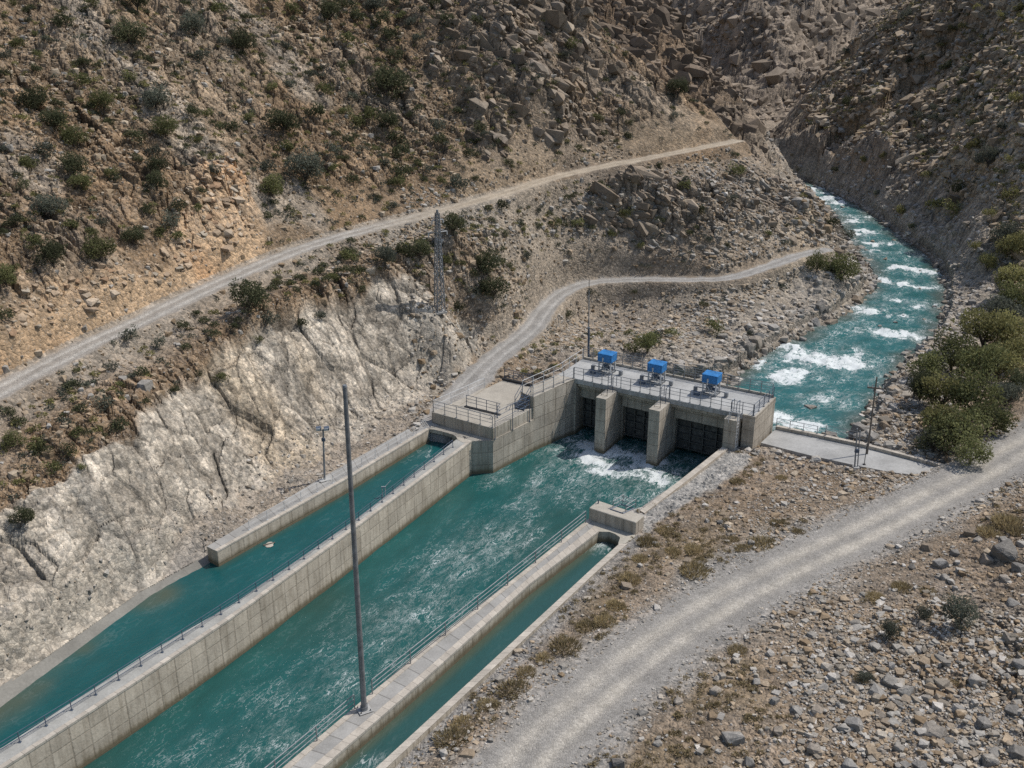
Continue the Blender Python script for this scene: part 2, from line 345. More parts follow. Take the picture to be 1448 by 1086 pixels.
# ---------------------------------------------------------------- materials
class NT:
    def __init__(s, name, rough=.85, spec=.3):
        s.m = bpy.data.materials.new(name); s.m.use_nodes = True; s.t = s.m.node_tree; s.n = s.t.nodes
        s.b = s.n['Principled BSDF']; s.b.inputs['Roughness'].default_value = rough
        s.b.inputs['Specular IOR Level'].default_value = spec
    def node(s, t, ins=None, **kw):
        n = s.n.new(t)
        for k, v in kw.items(): setattr(n, k, v)
        for k, v in (ins or {}).items():
            if hasattr(v, 'is_output') or isinstance(v, bpy.types.NodeSocket): s.t.links.new(v, n.inputs[k])
            else: n.inputs[k].default_value = v
        return n
    def attr(s, name): return s.node('ShaderNodeAttribute', attribute_name=name)
    def obj(s): return s.node('ShaderNodeTexCoord').outputs['Object']
    def noise(s, vec, sc, det=5, rough=.6, lac=2.0): return s.node('ShaderNodeTexNoise', {'Vector': vec, 'Scale': sc, 'Detail': det, 'Roughness': rough}).outputs['Fac']
    def vor(s, vec, sc, feature='F1', rnd=1): return s.node('ShaderNodeTexVoronoi', {'Vector': vec, 'Scale': sc, 'Randomness': rnd}, feature=feature)
    def ramp(s, fac, stops, interp='LINEAR'):
        n = s.node('ShaderNodeValToRGB', {'Fac': fac}); e = n.color_ramp; e.interpolation = interp
        while len(e.elements) < len(stops): e.elements.new(.5)
        for el, (p, c) in zip(e.elements, stops):
            el.position = p; el.color = (c, c, c, 1) if isinstance(c, (int, float)) else tuple(c)+(1,)
        return n.outputs['Color']
    def mix(s, f, a, b, mode='MIX'):
        n = s.node('ShaderNodeMix', data_type='RGBA', blend_type=mode)
        for k, v in ((0, f), (6, a), (7, b)):
            if isinstance(v, bpy.types.NodeSocket): s.t.links.new(v, n.inputs[k])
            elif k == 0: n.inputs[0].default_value = v
            else: n.inputs[k].default_value = tuple(v)+(1,) if len(v) == 3 else v
        return n.outputs[2]
    def math(s, op, a, b=0., clamp=False):
        n = s.node('ShaderNodeMath', operation=op, use_clamp=clamp)
        for k, v in ((0, a), (1, b)):
            if isinstance(v, bpy.types.NodeSocket): s.t.links.new(v, n.inputs[k])
            else: n.inputs[k].default_value = v
        return n.outputs[0]
    def maprange(s, v, a, b, c=0., d=1.): return s.node('ShaderNodeMapRange', {'Value': v, 'From Min': a, 'From Max': b, 'To Min': c, 'To Max': d}).outputs[0]
    def mapping(s, vec, scale=(1,1,1), rot=(0,0,0)): return s.node('ShaderNodeMapping', {'Vector': vec, 'Scale': scale, 'Rotation': rot}).outputs[0]
    def bump(s, h, strength=.5, dist=.1, normal=None):
        n = s.node('ShaderNodeBump', {'Height': h, 'Strength': strength, 'Distance': dist})
        if normal: s.t.links.new(normal, n.inputs['Normal'])
        return n.outputs[0]
    def out(s, color=None, normal=None, rough=None):
        for k, v in (('Base Color', color), ('Normal', normal), ('Roughness', rough)):
            if v is None: continue
            if isinstance(v, bpy.types.NodeSocket): s.t.links.new(v, s.b.inputs[k])
            else: s.b.inputs[k].default_value = tuple(v)+(1,) if isinstance(v, tuple) else v
        return s.m
def terrain_material():
    t = NT('hillside_ground', .95, .15); o = t.obj()
    base = t.attr('tint').outputs['Color']; rock = t.attr('rock').outputs['Fac']
    v1 = t.vor(o, 1.1); v2 = t.vor(o, 3.2); v3 = t.vor(o, 7.5)
    n1 = t.noise(o, .35, 6, .65); n2 = t.noise(o, 4.0, 5, .7)
    c = t.mix(1, base, t.ramp(n1, [(.3,.72),(.5,1.),(.7,1.28)]), 'MULTIPLY')
    def rnd(v, lo, hi):
        sp = t.node('ShaderNodeSeparateColor', {'Color': v.outputs['Color']}).outputs[0]; return t.maprange(sp, 0, 1, lo, hi)
    c = t.mix(1, c, t.node('ShaderNodeCombineColor', {'Red': rnd(v2,.66,1.34), 'Green': rnd(v2,.68,1.32), 'Blue': rnd(v2,.70,1.30)}).outputs[0], 'MULTIPLY')
    # scattered pale stones
    s3 = t.node('ShaderNodeSeparateColor', {'Color': v3.outputs['Color']}).outputs[1]
    stone = t.math('MULTIPLY', t.maprange(s3, .72, .8), t.maprange(v3.outputs['Distance'], .45, .3))
    c = t.mix(t.math('MULTIPLY', stone, .55), c, (.42,.38,.33))
    # shade in the gaps between stones, darkened into the colour
    e1 = t.vor(t.mapping(o, (1,1,1.3)), 1.6, 'DISTANCE_TO_EDGE').outputs['Distance']
    e2 = t.vor(o, 4.2, 'DISTANCE_TO_EDGE').outputs['Distance']
    cr = t.math('MINIMUM', t.maprange(e1, 0, .06), t.maprange(e2, 0, .09))
    c = t.mix(t.math('MULTIPLY', t.math('SUBTRACT', 1., cr), t.maprange(rock, 0, 1, .35, .5)), c, t.mix(1, c, (.3,.28,.26), 'MULTIPLY'))
    c = t.mix(.5, c, t.mix(1, c, t.ramp(n2, [(.35,.6),(.5,1.),(.68,1.5)]), 'MULTIPLY'))
    h = t.math('ADD', t.math('MULTIPLY', v2.outputs['Distance'], -.5), t.math('MULTIPLY', v3.outputs['Distance'], -.22))
    h = t.math('ADD', h, t.math('MULTIPLY', n2, .35)); h = t.math('ADD', h, t.math('MULTIPLY', t.math('MINIMUM', e1, .1), 2.))
    amp = t.math('MULTIPLY', t.attr('rough').outputs['Fac'], .7)
    nb = t.node('ShaderNodeBump', {'Height': h, 'Strength': amp, 'Distance': .45}).outputs[0]
    return t.out(c, nb)
def road_material():
    t = NT('crushed_gravel', .95, .15); o = t.obj(); base = t.attr('tint').outputs['Color']
    v3 = t.vor(o, 9); n = t.noise(o, 14, 4, .7); n1 = t.noise(o, .6, 5, .6)
    c = t.mix(1, base, t.ramp(n1, [(.3,.86),(.7,1.14)]), 'MULTIPLY')
    sp = t.node('ShaderNodeSeparateColor', {'Color': v3.outputs['Color']}).outputs[0]
    c = t.mix(1, c, t.ramp(sp, [(0,.8),(.6,1.),(1,1.2)]), 'MULTIPLY')
    c = t.mix(1, c, t.ramp(n, [(.3,.8),(.7,1.2)]), 'MULTIPLY')
    return t.out(c, t.bump(t.math('ADD', n, t.math('MULTIPLY', v3.outputs['Distance'], -1.)), .6, .07))
M_TER = terrain_material(); M_ROAD = road_material()

# ---------------------------------------------------------------- colour masks of the terrain
def lerp(a, b, m): return a*(1-m[..., None]) + np.array(b, np.float32)*m[..., None]
n_a = fbm(x*.05, y*.05, 4, 201)
tint = np.zeros(Z.shape+(3,), np.float32) + np.array([.285,.200,.125], np.float32)
tint = lerp(tint, (.205,.142,.088), smooth(-.1, .5, n_b))
tint = lerp(tint, (.335,.265,.19), smooth(.05, .4, n_a)*.6)
tint = lerp(tint, (.315,.26,.20), np.clip(outc*.55*left, 0, 1))
# spur face is greyer
spur = smooth(-12, 4, x)*smooth(98, 108, y)*smooth(2.0, -2, dA*0 + np.where((Z < 14.5), -3, 3))
tint = lerp(tint, (.345,.295,.235), spur*.75)
tint = lerp(tint, (.215,.16,.11), smooth(.1, .45, fbm(x*.09, y*.09, 3, 215))*.6*left)
# orange cuts above the upper road and the landslip
rib = 0
for ln_ in ([(100,-10),(170,85),(235,155),(330,245),(420,300)],[(300,-10),(380,60),(440,130)],[(0,225),(60,262)],[(560,330),(610,400),(650,450),(700,480)],[(740,20),(800,70),(900,120),(1000,180)]):
    d_, _ = seg_dist(x, y, [hit(*q) or PD(q[0], q[1], 170) for q in ln_]); rib = np.maximum(rib, smooth(3.4, 1.2, d_ + n_b*2.5 + n_f))
tint = lerp(tint, (.37,.32,.26), rib*.7*left)
tint = lerp(tint, (.52,.37,.235), slip*.95)
tint = lerp(tint, (.44,.315,.20), slip2*.9)
og = smooth(0, .35, fbm(x*.12, y*.12, 3, 220))
tint = lerp(tint, (.45,.25,.12), np.clip((slip+slip2), 0, 1)*og*.6)
band = smooth(7, 2.5, dA)*smooth(R(-4), R(-2), GA)*(zA > 13)
tint = lerp(tint, (.31,.24,.165), band*.6*(Z > zA))
orn = tri([hit(985,195), hit(1035,170), hit(1045,196), hit(990,215)], .8); tint = lerp(tint, (.40,.29,.19), orn*.6)
grey = smooth(6, 1.5, dA + n_b*3)*(Z < zA+.3)*smooth(R(2), R(-2), GA); tint = lerp(tint, (.33,.29,.24), grey*.8)
# pale cut
pal = np.stack([.475+.0*x, .42+.0*x, .345+.0*x], -1); pal = lerp(pal, (.41,.38,.33), smooth(0, .5, fbm(vL*.15, uL*.05, 4, 230))); pal = lerp(pal, (.49,.40,.29), smooth(.15, .45, fbm(vL*.10, uL*.04, 3, 233))*.8)
pal = pal*(1-.28*(1-np.minimum(pe1, le1)))[..., None]*(1+.22*(pc1-.5)+.16*(pc2-.5))[..., None]
tint = tint*(1-mPale[..., None]) + pal*mPale[..., None]
crest = smooth(4, .5, np.abs(dFace-2.2))*(Z > 4); tint = lerp(tint, (.26,.185,.12), crest*.5*(1-mPale))
# crags
rk = np.clip(crag, 0, 1); tint = lerp(tint, (.235,.195,.155), rk*.8)
tint = lerp(tint, (.20,.15,.11), np.clip(crag2, 0, 1)*.85)
farc = np.stack([.34+.06*n_b, .28+.05*n_b, .22+.04*n_b], -1); farc = farc*(1+.25*(qc-.5))[..., None]; fm = smooth(282, 300, GD); tint = tint*(1-fm[..., None])+farc*fm[..., None]  # distant haze is put into the far slope's tint
# right-hand mountain: browner, yellow-green turf; colour lightened to make up for the backlit slope
rm = isR*smooth(.2, 2, Z); tint = lerp(tint, (.56,.44,.30), rm*.92)
tint = lerp(tint, (.37,.32,.17), rm*smooth(-.05, .4, fbm(uR*.08, vR*.2, 4, 240))*.7)
tint = lerp(tint, (.52,.43,.325), rm*smooth(.1, .4, fbm(uR*.1, vR*.25, 3, 243))*.6)
tint = lerp(tint, (.34,.25,.17), np.clip(rcr, 0, 1)*.8)
# valley floor
flo = (1-slopy)*smooth(30, 0, dC)*(dRiv > 0); tint = lerp(tint, (.275,.22,.165), flo)
tint = lerp(tint, (.32,.295,.26), flo*smooth(4.8, 2.4, dC + n_b*3.5)*.9)
tint = lerp(tint, (.18,.13,.085), flo*smooth(.1, .35, n_b)*smooth(4, 8, dC)*.7)
gs = smooth(66, 46, y)*smooth(11, 22, x); tint = lerp(tint, (.34,.315,.28), gs*.9*smooth(-.2, .3, fbm(x*.2, y*.2, 3, 250)))
tint = lerp(tint, (.31,.30,.285), smooth(2.6, 1.0, dEng)*(1-mPale)*.9)
lb = smooth(-3, .3, Z-.0)*smooth(3.0, 1.0, Z)*(GA < R(2))*(dLeft < 9)*(1-mPale); tint = lerp(tint, (.34,.30,.25), lb*.8)
# talus below the lower road and boulders of the banks
tal = smooth(R(4), R(7), GA)*(y > 96)*smooth(4.6, 2.2, Z)*(dRiv > 0)*smooth(22, 10, dRiv); tint = lerp(tint, (.37,.325,.265), tal*.75)
bk = bank*(.55+.45*crb); tint = lerp(tint, (.36,.32,.27), bk*.8*(crb > .2)); tint = lerp(tint, (.11,.095,.075), smooth(.25, -.3, Z-ZR-.25+.1*n_b)*(dRiv < 6))
tint = lerp(tint, (.38,.34,.30), lump*(cr > .45)*smooth(.4, .1, 1-cr)*.35)
path_ = smooth(.5, -.3, sdist(x, y, [P(*q, -.1) for q in [(903,735),(1022,634),(1062,640),(1056,652),(1000,694),(958,722),(915,752)]]) + n_f*.5); tint = lerp(tint, (.36,.345,.32), path_*.95)
dv = smooth(.05, .4, fbm(x*.16, y*.16, 4, 260))*flo*smooth(3.6, 5, dC)*smooth(11, 6, dC)*smooth(46, 40, x); tint = lerp(tint, (.21,.16,.10), dv*.7)
# road surfaces
def rut(d): return np.exp(-((d-.6)/.28)**2)
ra = smooth(wA+.25, wA-.2, dA + n_f*.3); ca_ = lerp(np.zeros(Z.shape+(3,), np.float32)+np.array([.315,.285,.25], np.float32), (.45,.425,.385), np.clip(rut(dA)+.25, 0, 1)*(.8))
tint = tint*(1-ra[..., None]) + ca_*ra[..., None]
yel = ra*smooth(R(-10), R(-2), GA); tint = lerp(tint, (.44,.36,.26), yel*.7)
rb = smooth(wB+.25, wB-.2, dB + n_f*.3); cb_ = lerp(np.zeros(Z.shape+(3,), np.float32)+np.array([.31,.295,.275], np.float32), (.42,.405,.38), np.clip(rut(dB), 0, 1)*.8)
tint = tint*(1-rb[..., None]) + cb_*rb[..., None]
rc = smooth(4.5, 2.3, dC + n_b*1.1+n_f*.4); cc_ = lerp(np.zeros(Z.shape+(3,), np.float32)+np.array([.285,.27,.25], np.float32), (.45,.415,.36), np.clip((np.exp(-((dC-.8)/.5)**2)*.85+.08)*(1+.8*fbm(x*.5, y*.5, 3, 270)), 0, 1))
tint = tint*(1-rc[..., None]) + cc_*rc[..., None]
tint = lerp(tint, (.40,.36,.30), smooth(1.1, .6, dD)*.9)
tint = tint*(1 + (slopy*calm)[..., None]*((c2-.5)*.5+(c3-.5)*.5+(c1-.5)*.25)[..., None])*(1-.35*(slopy*calm*(1-np.minimum(e2, e1)))[..., None])  # rock cells vary in tone; shade of their crevices darkened into the tint
tint = np.clip(tint, .02, .8)
rough = np.clip(.75 - .5*np.maximum.reduce([ra, rb, rc]), .1, 1).astype(np.float32)
rough = rough*(1-.45*mPale)
rockA = np.clip(mPale + rockm, 0, 1).astype(np.float32)
region = np.zeros(Z.shape, np.int8)                   # 0 hillside, 1 upper road, 2 lower road, 3 gravel road, 4 right mountain, 5 far mountain, 6 valley floor, 7 river bed
region[(dRiv > 0) & (isR > .4)] = 4
region[(GD > 292)] = 5
region[(np.minimum(dC, 99) < 60) & (Z < 3.2) & (region == 0) & (x > -12) & (dLeft > 0) & ((y < 93) | (GA > R(20)))] = 6
region[dRiv < 0] = 7
region[dA < wA+.1] = 1; region[dB < wB+.1] = 2; region[dC < 2.3] = 3; region[(dD < .8)] = 8
def build_terrain():
    idx = np.arange(NA*ND).reshape(ND, NA)
    q = np.stack([idx[:-1, :-1], idx[:-1, 1:], idx[1:, 1:], idx[1:, :-1]], -1).reshape(-1, 4)
    rg = region[:-1, :-1].reshape(-1)
    co = np.stack([GX, GY, Z], -1).reshape(-1, 3)
    tt = np.concatenate([tint.reshape(-1, 3), np.ones((NA*ND, 1))], 1).astype(np.float32)
    ro = rough.reshape(-1); rk_ = rockA.reshape(-1)
    for r, name, mat in [(0,'hillside',M_TER),(1,'upper_road',M_ROAD),(2,'lower_road',M_ROAD),(3,'gravel_road',M_ROAD),(4,'opposite_mountainside',M_TER),(5,'far_mountain',M_TER),(6,'valley_ground',M_TER),(7,'river_bed',M_TER),(8,'far_track',M_ROAD)]:
        f = q[rg == r]
        if len(f) == 0: continue
        used, inv = np.unique(f.reshape(-1), return_inverse=True)
        me = bpy.data.meshes.new(name); n = len(used); m = len(f)
        me.vertices.add(n); me.vertices.foreach_set('co', co[used].astype(np.float32).reshape(-1))
        me.loops.add(m*4); me.loops.foreach_set('vertex_index', inv.astype(np.int32).reshape(-1))
        me.polygons.add(m); me.polygons.foreach_set('loop_start', np.arange(0, m*4, 4, dtype=np.int32))
        me.polygons.foreach_set('use_smooth', np.full(m, r in (1,2,3,7)))
        me.update(calc_edges=True)
        a = me.attributes.new('tint', 'FLOAT_COLOR', 'POINT'); a.data.foreach_set('color', tt[used].reshape(-1))
        a = me.attributes.new('rough', 'FLOAT', 'POINT'); a.data.foreach_set('value', ro[used])
        a = me.attributes.new('rock', 'FLOAT', 'POINT'); a.data.foreach_set('value', rk_[used])
        me.materials.append(mat); ob = bpy.data.objects.new(name, me); COL.objects.link(ob); ob['kind'] = 'structure'
build_terrain()
print('mesh', round(time.time()-T0, 1))

# ---------------------------------------------------------------- camera, sun, sky
cam = bpy.data.cameras.new('camera'); cam.sensor_width = 36; cam.lens = 36*F0/W0; cam.clip_end = 3000; cam.clip_start = .5
co_ = bpy.data.objects.new('camera', cam); COL.objects.link(co_); co_.location = (0, 0, CAMZ); co_.rotation_euler = (math.pi/2-PITCH, 0, 0); scene.camera = co_
SUN_AZ, SUN_EL = R(72), R(55)       # clockwise from +Y
sl = bpy.data.lights.new('sun', 'SUN'); sl.energy = 3.3; sl.angle = R(.53); sl.color = (1, .95, .875)
so = bpy.data.objects.new('sun', sl); COL.objects.link(so)
sd = Vector((math.sin(SUN_AZ)*math.cos(SUN_EL), math.cos(SUN_AZ)*math.cos(SUN_EL), math.sin(SUN_EL)))
so.rotation_euler = sd.to_track_quat('Z', 'Y').to_euler(); so.location = (60, 20, 90)
w = bpy.data.worlds.new('World'); scene.world = w; w.use_nodes = True; wn = w.node_tree
sky = wn.nodes.new('ShaderNodeTexSky'); sky.sky_type = 'NISHITA'; sky.sun_disc = False; sky.sun_elevation = SUN_EL; sky.sun_rotation = SUN_AZ; sky.air_density = 1.2; sky.dust_density = 1.5
wn.links.new(sky.outputs[0], wn.nodes['Background'].inputs[0]); wn.nodes['Background'].inputs[1].default_value = .105
scene.view_settings.view_transform = 'Standard'; scene.view_settings.look = 'None'; scene.view_settings.exposure = 0
scene.render.engine = 'CYCLES'; scene.cycles.max_bounces = 4; scene.cycles.diffuse_bounces = 2; scene.cycles.glossy_bounces = 2; scene.cycles.transmission_bounces = 2; scene.cycles.caustics_reflective = False; scene.cycles.caustics_refractive = False
scene.cycles.use_adaptive_sampling = False
try: scene.cycles.use_denoising = False
except Exception: pass
# ---------------------------------------------------------------- object helpers
def tag(o, label=None, cat=None, group=None, kind=None):
    if label: o['label'] = label
    if cat: o['category'] = cat
    if group: o['group'] = group
    if kind: o['kind'] = kind
    return o
def empty(name, loc=(0,0,0), rz=0., label=None, cat=None, group=None):
    o = bpy.data.objects.new(name, None); COL.objects.link(o); o.location = loc; o.rotation_euler = (0,0,rz); o.empty_display_size = .3
    return tag(o, label, cat, group)
def link(name, me, parent=None, loc=None, rot=None, scale=None):
    o = bpy.data.objects.new(name, me); COL.objects.link(o)
    if parent: o.parent = parent
    if loc is not None: o.location = loc
    if rot is not None: o.rotation_euler = rot
    if scale is not None: o.scale = scale
    return o
def copy_tree(o, parent=None):
    c = o.copy(); COL.objects.link(c); c.parent = parent
    for ch in o.children: copy_tree(ch, c)
    return c
class MB:
    def __init__(s): s.v = []; s.f = []; s.uv = []; s.mi = []; s.sm = []
    def face(s, pts, uv=None, mi=0, sm=False):
        b = len(s.v); s.v += [tuple(p) for p in pts]; s.f.append(tuple(range(b, b+len(pts))))
        s.uv += list(uv) if uv else [(p[0], p[1]) for p in pts]; s.mi.append(mi); s.sm.append(sm)
    def box(s, c, d, rz=0., mi=0, tilt=None):
        X, Y, Zz = d[0]/2, d[1]/2, d[2]/2
        M = Matrix.Rotation(rz, 3, 'Z')
        if tilt is not None: M = M @ tilt
        q = [Vector((a*X, b*Y, e*Zz)) for a in (-1,1) for b in (-1,1) for e in (-1,1)]
        p = [Vector(c)+M@k for k in q]
        for idx, (u, v) in (((0,1,3,2),(1,2)),((4,6,7,5),(1,2)),((0,4,5,1),(0,2)),((2,3,7,6),(0,2)),((0,2,6,4),(0,1)),((1,5,7,3),(0,1))):
            s.face([p[i] for i in idx], [(q[i][u], q[i][v]+(c[2] if v == 2 else 0)) for i in idx], mi)
        return s
    def prism(s, poly, z0, z1, mi=0):
        """vertical prism over a counter-clockwise outline; z1 may be a list per vertex"""
        n = len(poly); area = sum(poly[i][0]*poly[(i+1)%n][1]-poly[(i+1)%n][0]*poly[i][1] for i in range(n))
        poly = list(poly) if area > 0 else list(poly)[::-1]
        if not isinstance(z1, (int, float)): z1 = list(z1) if area > 0 else list(z1)[::-1]
        zt = z1 if not isinstance(z1, (int, float)) else [z1]*n
        s.face([(p[0], p[1], zt[i]) for i, p in enumerate(poly)], None, mi)
        u = 0
        for i in range(n):
            a = poly[i]; b = poly[(i+1)%n]; L = math.hypot(b[0]-a[0], b[1]-a[1]); j = (i+1)%n
            s.face([(a[0],a[1],z0),(b[0],b[1],z0),(b[0],b[1],zt[j]),(a[0],a[1],zt[i])], [(u,z0),(u+L,z0),(u+L,zt[j]),(u,zt[i])], mi); u += L
        return s
    def tube(s, p, q, r, n=6, r2=None, mi=0):
        p = Vector(p); q = Vector(q); d = (q-p).normalized(); a = d.orthogonal().normalized(); b = d.cross(a); r2 = r if r2 is None else r2
        P0 = [p+(a*math.cos(2*math.pi*k/n)+b*math.sin(2*math.pi*k/n))*r for k in range(n)]
        P1 = [q+(a*math.cos(2*math.pi*k/n)+b*math.sin(2*math.pi*k/n))*r2 for k in range(n)]
        for k in range(n):
            j = (k+1)%n; s.face([P0[k],P0[j],P1[j],P1[k]], [(k/n,0),(k/n+1/n,0),(k/n+1/n,1),(k/n,1)], mi, True)
        s.face(P1, None, mi); s.face(P0[::-1], None, mi); return s
    def ring(s, c, r, t, axis, n=14):
        c = Vector(c); ax = Vector(axis).normalized(); a = ax.orthogonal().normalized(); b = ax.cross(a)
        pts = [c+(a*math.cos(2*math.pi*k/n)+b*math.sin(2*math.pi*k/n))*r for k in range(n)]
        for k in range(n): s.tube(pts[k], pts[(k+1)%n], t, 5)
        s.tube(pts[0], pts[n//2], t*.8, 5); s.tube(pts[n//4], pts[n//4+n//2], t*.8, 5); return s
    def mesh(s, name, mats):
        me = bpy.data.meshes.new(name); me.from_pydata(s.v, [], s.f)
        ul = me.uv_layers.new(name='UVMap'); ul.data.foreach_set('uv', np.array(s.uv, np.float32).reshape(-1))
        for m in (mats if isinstance(mats, (list, tuple)) else [mats]): me.materials.append(m)
        me.polygons.foreach_set('material_index', s.mi); me.polygons.foreach_set('use_smooth', s.sm); me.update(); return me
    def build(s, name, mats, parent=None, bevel=0., **kw):
        o = link(name, s.mesh(name, mats), parent, **kw)
        if bevel:
            bm = bmesh.new(); bm.from_mesh(o.data); bmesh.ops.remove_doubles(bm, verts=bm.verts, dist=1e-4)
            bmesh.ops.bevel(bm, geom=[e for e in bm.edges if len(e.link_faces) == 2 and e.calc_face_angle() > .5], offset=bevel, segments=1, affect='EDGES', clamp_overlap=True)
            bm.to_mesh(o.data); bm.free()
        return o
import bmesh
# ---------------------------------------------------------------- built materials
def concrete(name, col=(.55,.475,.385), wz=None, panel=(1.25,1.1), joint=.5, stain=.6):
    t = NT(name, .9, .2); g = t.node('ShaderNodeNewGeometry').outputs; pos = g['Position']; uv = t.node('ShaderNodeTexCoord').outputs['UV']
    s = t.node('ShaderNodeSeparateXYZ', {'Vector': uv}); u, v = s.outputs[0], s.outputs[1]
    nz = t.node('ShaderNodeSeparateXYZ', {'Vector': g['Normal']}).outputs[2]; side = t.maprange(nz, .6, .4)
    n1 = t.noise(pos, .5, 5, .6); n2 = t.noise(pos, 6, 5, .65)
    st = t.noise(t.mapping(pos, (2.2,2.2,.25)), 1.2, 5, .7)
    c = t.mix(1, col, t.ramp(n1, [(.3,.80),(.7,1.16)]), 'MULTIPLY'); c = t.mix(1, c, t.ramp(n2, [(.3,.86),(.7,1.12)]), 'MULTIPLY')
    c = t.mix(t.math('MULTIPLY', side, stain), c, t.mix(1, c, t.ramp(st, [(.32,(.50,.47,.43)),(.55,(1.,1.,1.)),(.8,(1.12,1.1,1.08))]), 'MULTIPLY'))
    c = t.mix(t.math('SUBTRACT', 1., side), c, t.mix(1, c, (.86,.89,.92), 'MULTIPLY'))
    # per-panel tone and joints
    fu = t.math('FLOOR', t.math('DIVIDE', u, panel[0])); fv = t.math('FLOOR', t.math('DIVIDE', v, panel[1]))
    wn_ = t.node('ShaderNodeTexWhiteNoise', {'Vector': t.node('ShaderNodeCombineXYZ', {'X': fu, 'Y': fv}).outputs[0]}).outputs['Value']
    c = t.mix(side, c, t.mix(1, c, t.ramp(wn_, [(0,.88),(1,1.08)]), 'MULTIPLY'))
    wob = t.math('MULTIPLY', t.math('SUBTRACT', n2, .5), .05)
    def line(a, per, wd):
        k = t.math('ABSOLUTE', t.math('SUBTRACT', t.math('FRACT', t.math('ADD', t.math('DIVIDE', a, per), .5)), .5)); return t.maprange(t.math('ADD', k, wob), wd/per, wd*.4/per)
    ln = t.math('MAXIMUM', t.math('MULTIPLY', line(u, panel[0], .07), .8), t.math('MULTIPLY', line(v, panel[1], .06), .75))
    big_ = line(u, panel[0]*3, .07)
    ln = t.math('MULTIPLY', t.math('MAXIMUM', ln, big_), joint)
    ln = t.math('MULTIPLY', ln, t.maprange(side, 0, 1, .0, 1))
    c = t.mix(ln, c, t.mix(1, c, (.38,.36,.34), 'MULTIPLY'))
    hgt = n2
    if wz is not None:
        z = t.node('ShaderNodeSeparateXYZ', {'Vector': pos}).outputs[2]
        zz = t.math('ADD', z, t.math('MULTIPLY', t.math('SUBTRACT', st, .5), .5))
        wet = t.maprange(zz, wz+.55, wz+.22); c = t.mix(t.math('MULTIPLY', wet, .85), c, (.10,.085,.055))
        wet2 = t.maprange(zz, wz+.9, wz+.3); c = t.mix(t.math('MULTIPLY', wet2, .3), c, (.26,.20,.12))
    return t.out(c, t.bump(t.math('SUBTRACT', hgt, t.math('MULTIPLY', ln, 1.2)), .35, .05))
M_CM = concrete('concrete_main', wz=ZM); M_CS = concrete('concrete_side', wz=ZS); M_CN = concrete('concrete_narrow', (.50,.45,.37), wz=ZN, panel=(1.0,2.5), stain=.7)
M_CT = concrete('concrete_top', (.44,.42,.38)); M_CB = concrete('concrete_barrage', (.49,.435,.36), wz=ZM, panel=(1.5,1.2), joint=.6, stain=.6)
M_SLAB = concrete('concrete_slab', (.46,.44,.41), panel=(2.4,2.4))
def paved(name, col, su=1.35, uvscale=1):
    t = NT(name, .9, .2); uv = t.node('ShaderNodeTexCoord').outputs['UV']; pos = t.node('ShaderNodeNewGeometry').outputs['Position']
    u = t.node('ShaderNodeSeparateXYZ', {'Vector': uv}).outputs[0]
    n1 = t.noise(pos, .8, 5, .6); n2 = t.noise(pos, 9, 4, .7)
    k = t.math('ABSOLUTE', t.math('SUBTRACT', t.math('FRACT', t.math('DIVIDE', u, su)), .5)); ln = t.maprange(k, .035, .012)
    wn_ = t.node('ShaderNodeTexWhiteNoise', {'Vector': t.node('ShaderNodeCombineXYZ', {'X': t.math('FLOOR', t.math('ADD', t.math('DIVIDE', u, su), .5))}).outputs[0]}).outputs['Value']
    c = t.mix(1, col, t.ramp(n1, [(.3,.82),(.7,1.15)]), 'MULTIPLY'); c = t.mix(1, c, t.ramp(n2, [(.3,.85),(.7,1.12)]), 'MULTIPLY'); c = t.mix(1, c, t.ramp(wn_, [(0,.88),(1,1.1)]), 'MULTIPLY')
    c = t.mix(t.math('MULTIPLY', ln, .6), c, (.11,.10,.09))
    return t.out(c, t.bump(n2, .3, .04))
M_PAVE = paved('walkway_slabs', (.36,.35,.33)); M_COPE = paved('coping_stone', (.50,.45,.385), .67)
def metal(name, col, rough=.45, met=.0, wear=.3):
    t = NT(name, rough, .5); t.b.inputs['Metallic'].default_value = met; o = t.obj(); n = t.noise(o, 3, 4, .6); n2 = t.noise(o, 14, 4, .7)
    c = t.mix(1, col, t.ramp(n, [(.3,1-wear),(.7,1+wear*.6)]), 'MULTIPLY'); c = t.mix(t.maprange(n2, .62, .75, 0, wear), c, (.16,.12,.09))
    return t.out(c, t.bump(n2, .1, .01))
M_GALV = metal('galvanised_steel', (.25,.265,.28), .55, .3); M_WHITE = metal('pale_painted_steel', (.55,.56,.56), .5); M_DARK = metal('dark_steel', (.035,.035,.037), .6, 0, .5)
M_MAST = metal('mast_steel', (.22,.23,.24), .5, .3, .35); M_BLUE = metal('blue_painted_steel', (.03,.20,.50), .5, 0, .45); M_BLUEG = metal('blue_grey_steel', (.09,.12,.17), .5, .2)
M_WOOD = metal('weathered_timber', (.17,.145,.12), .9, 0, .4); M_GATE = metal('gate_steel', (.115,.11,.10), .7, 0, .6); M_GLASS = metal('lamp_lens', (.55,.57,.6), .2)

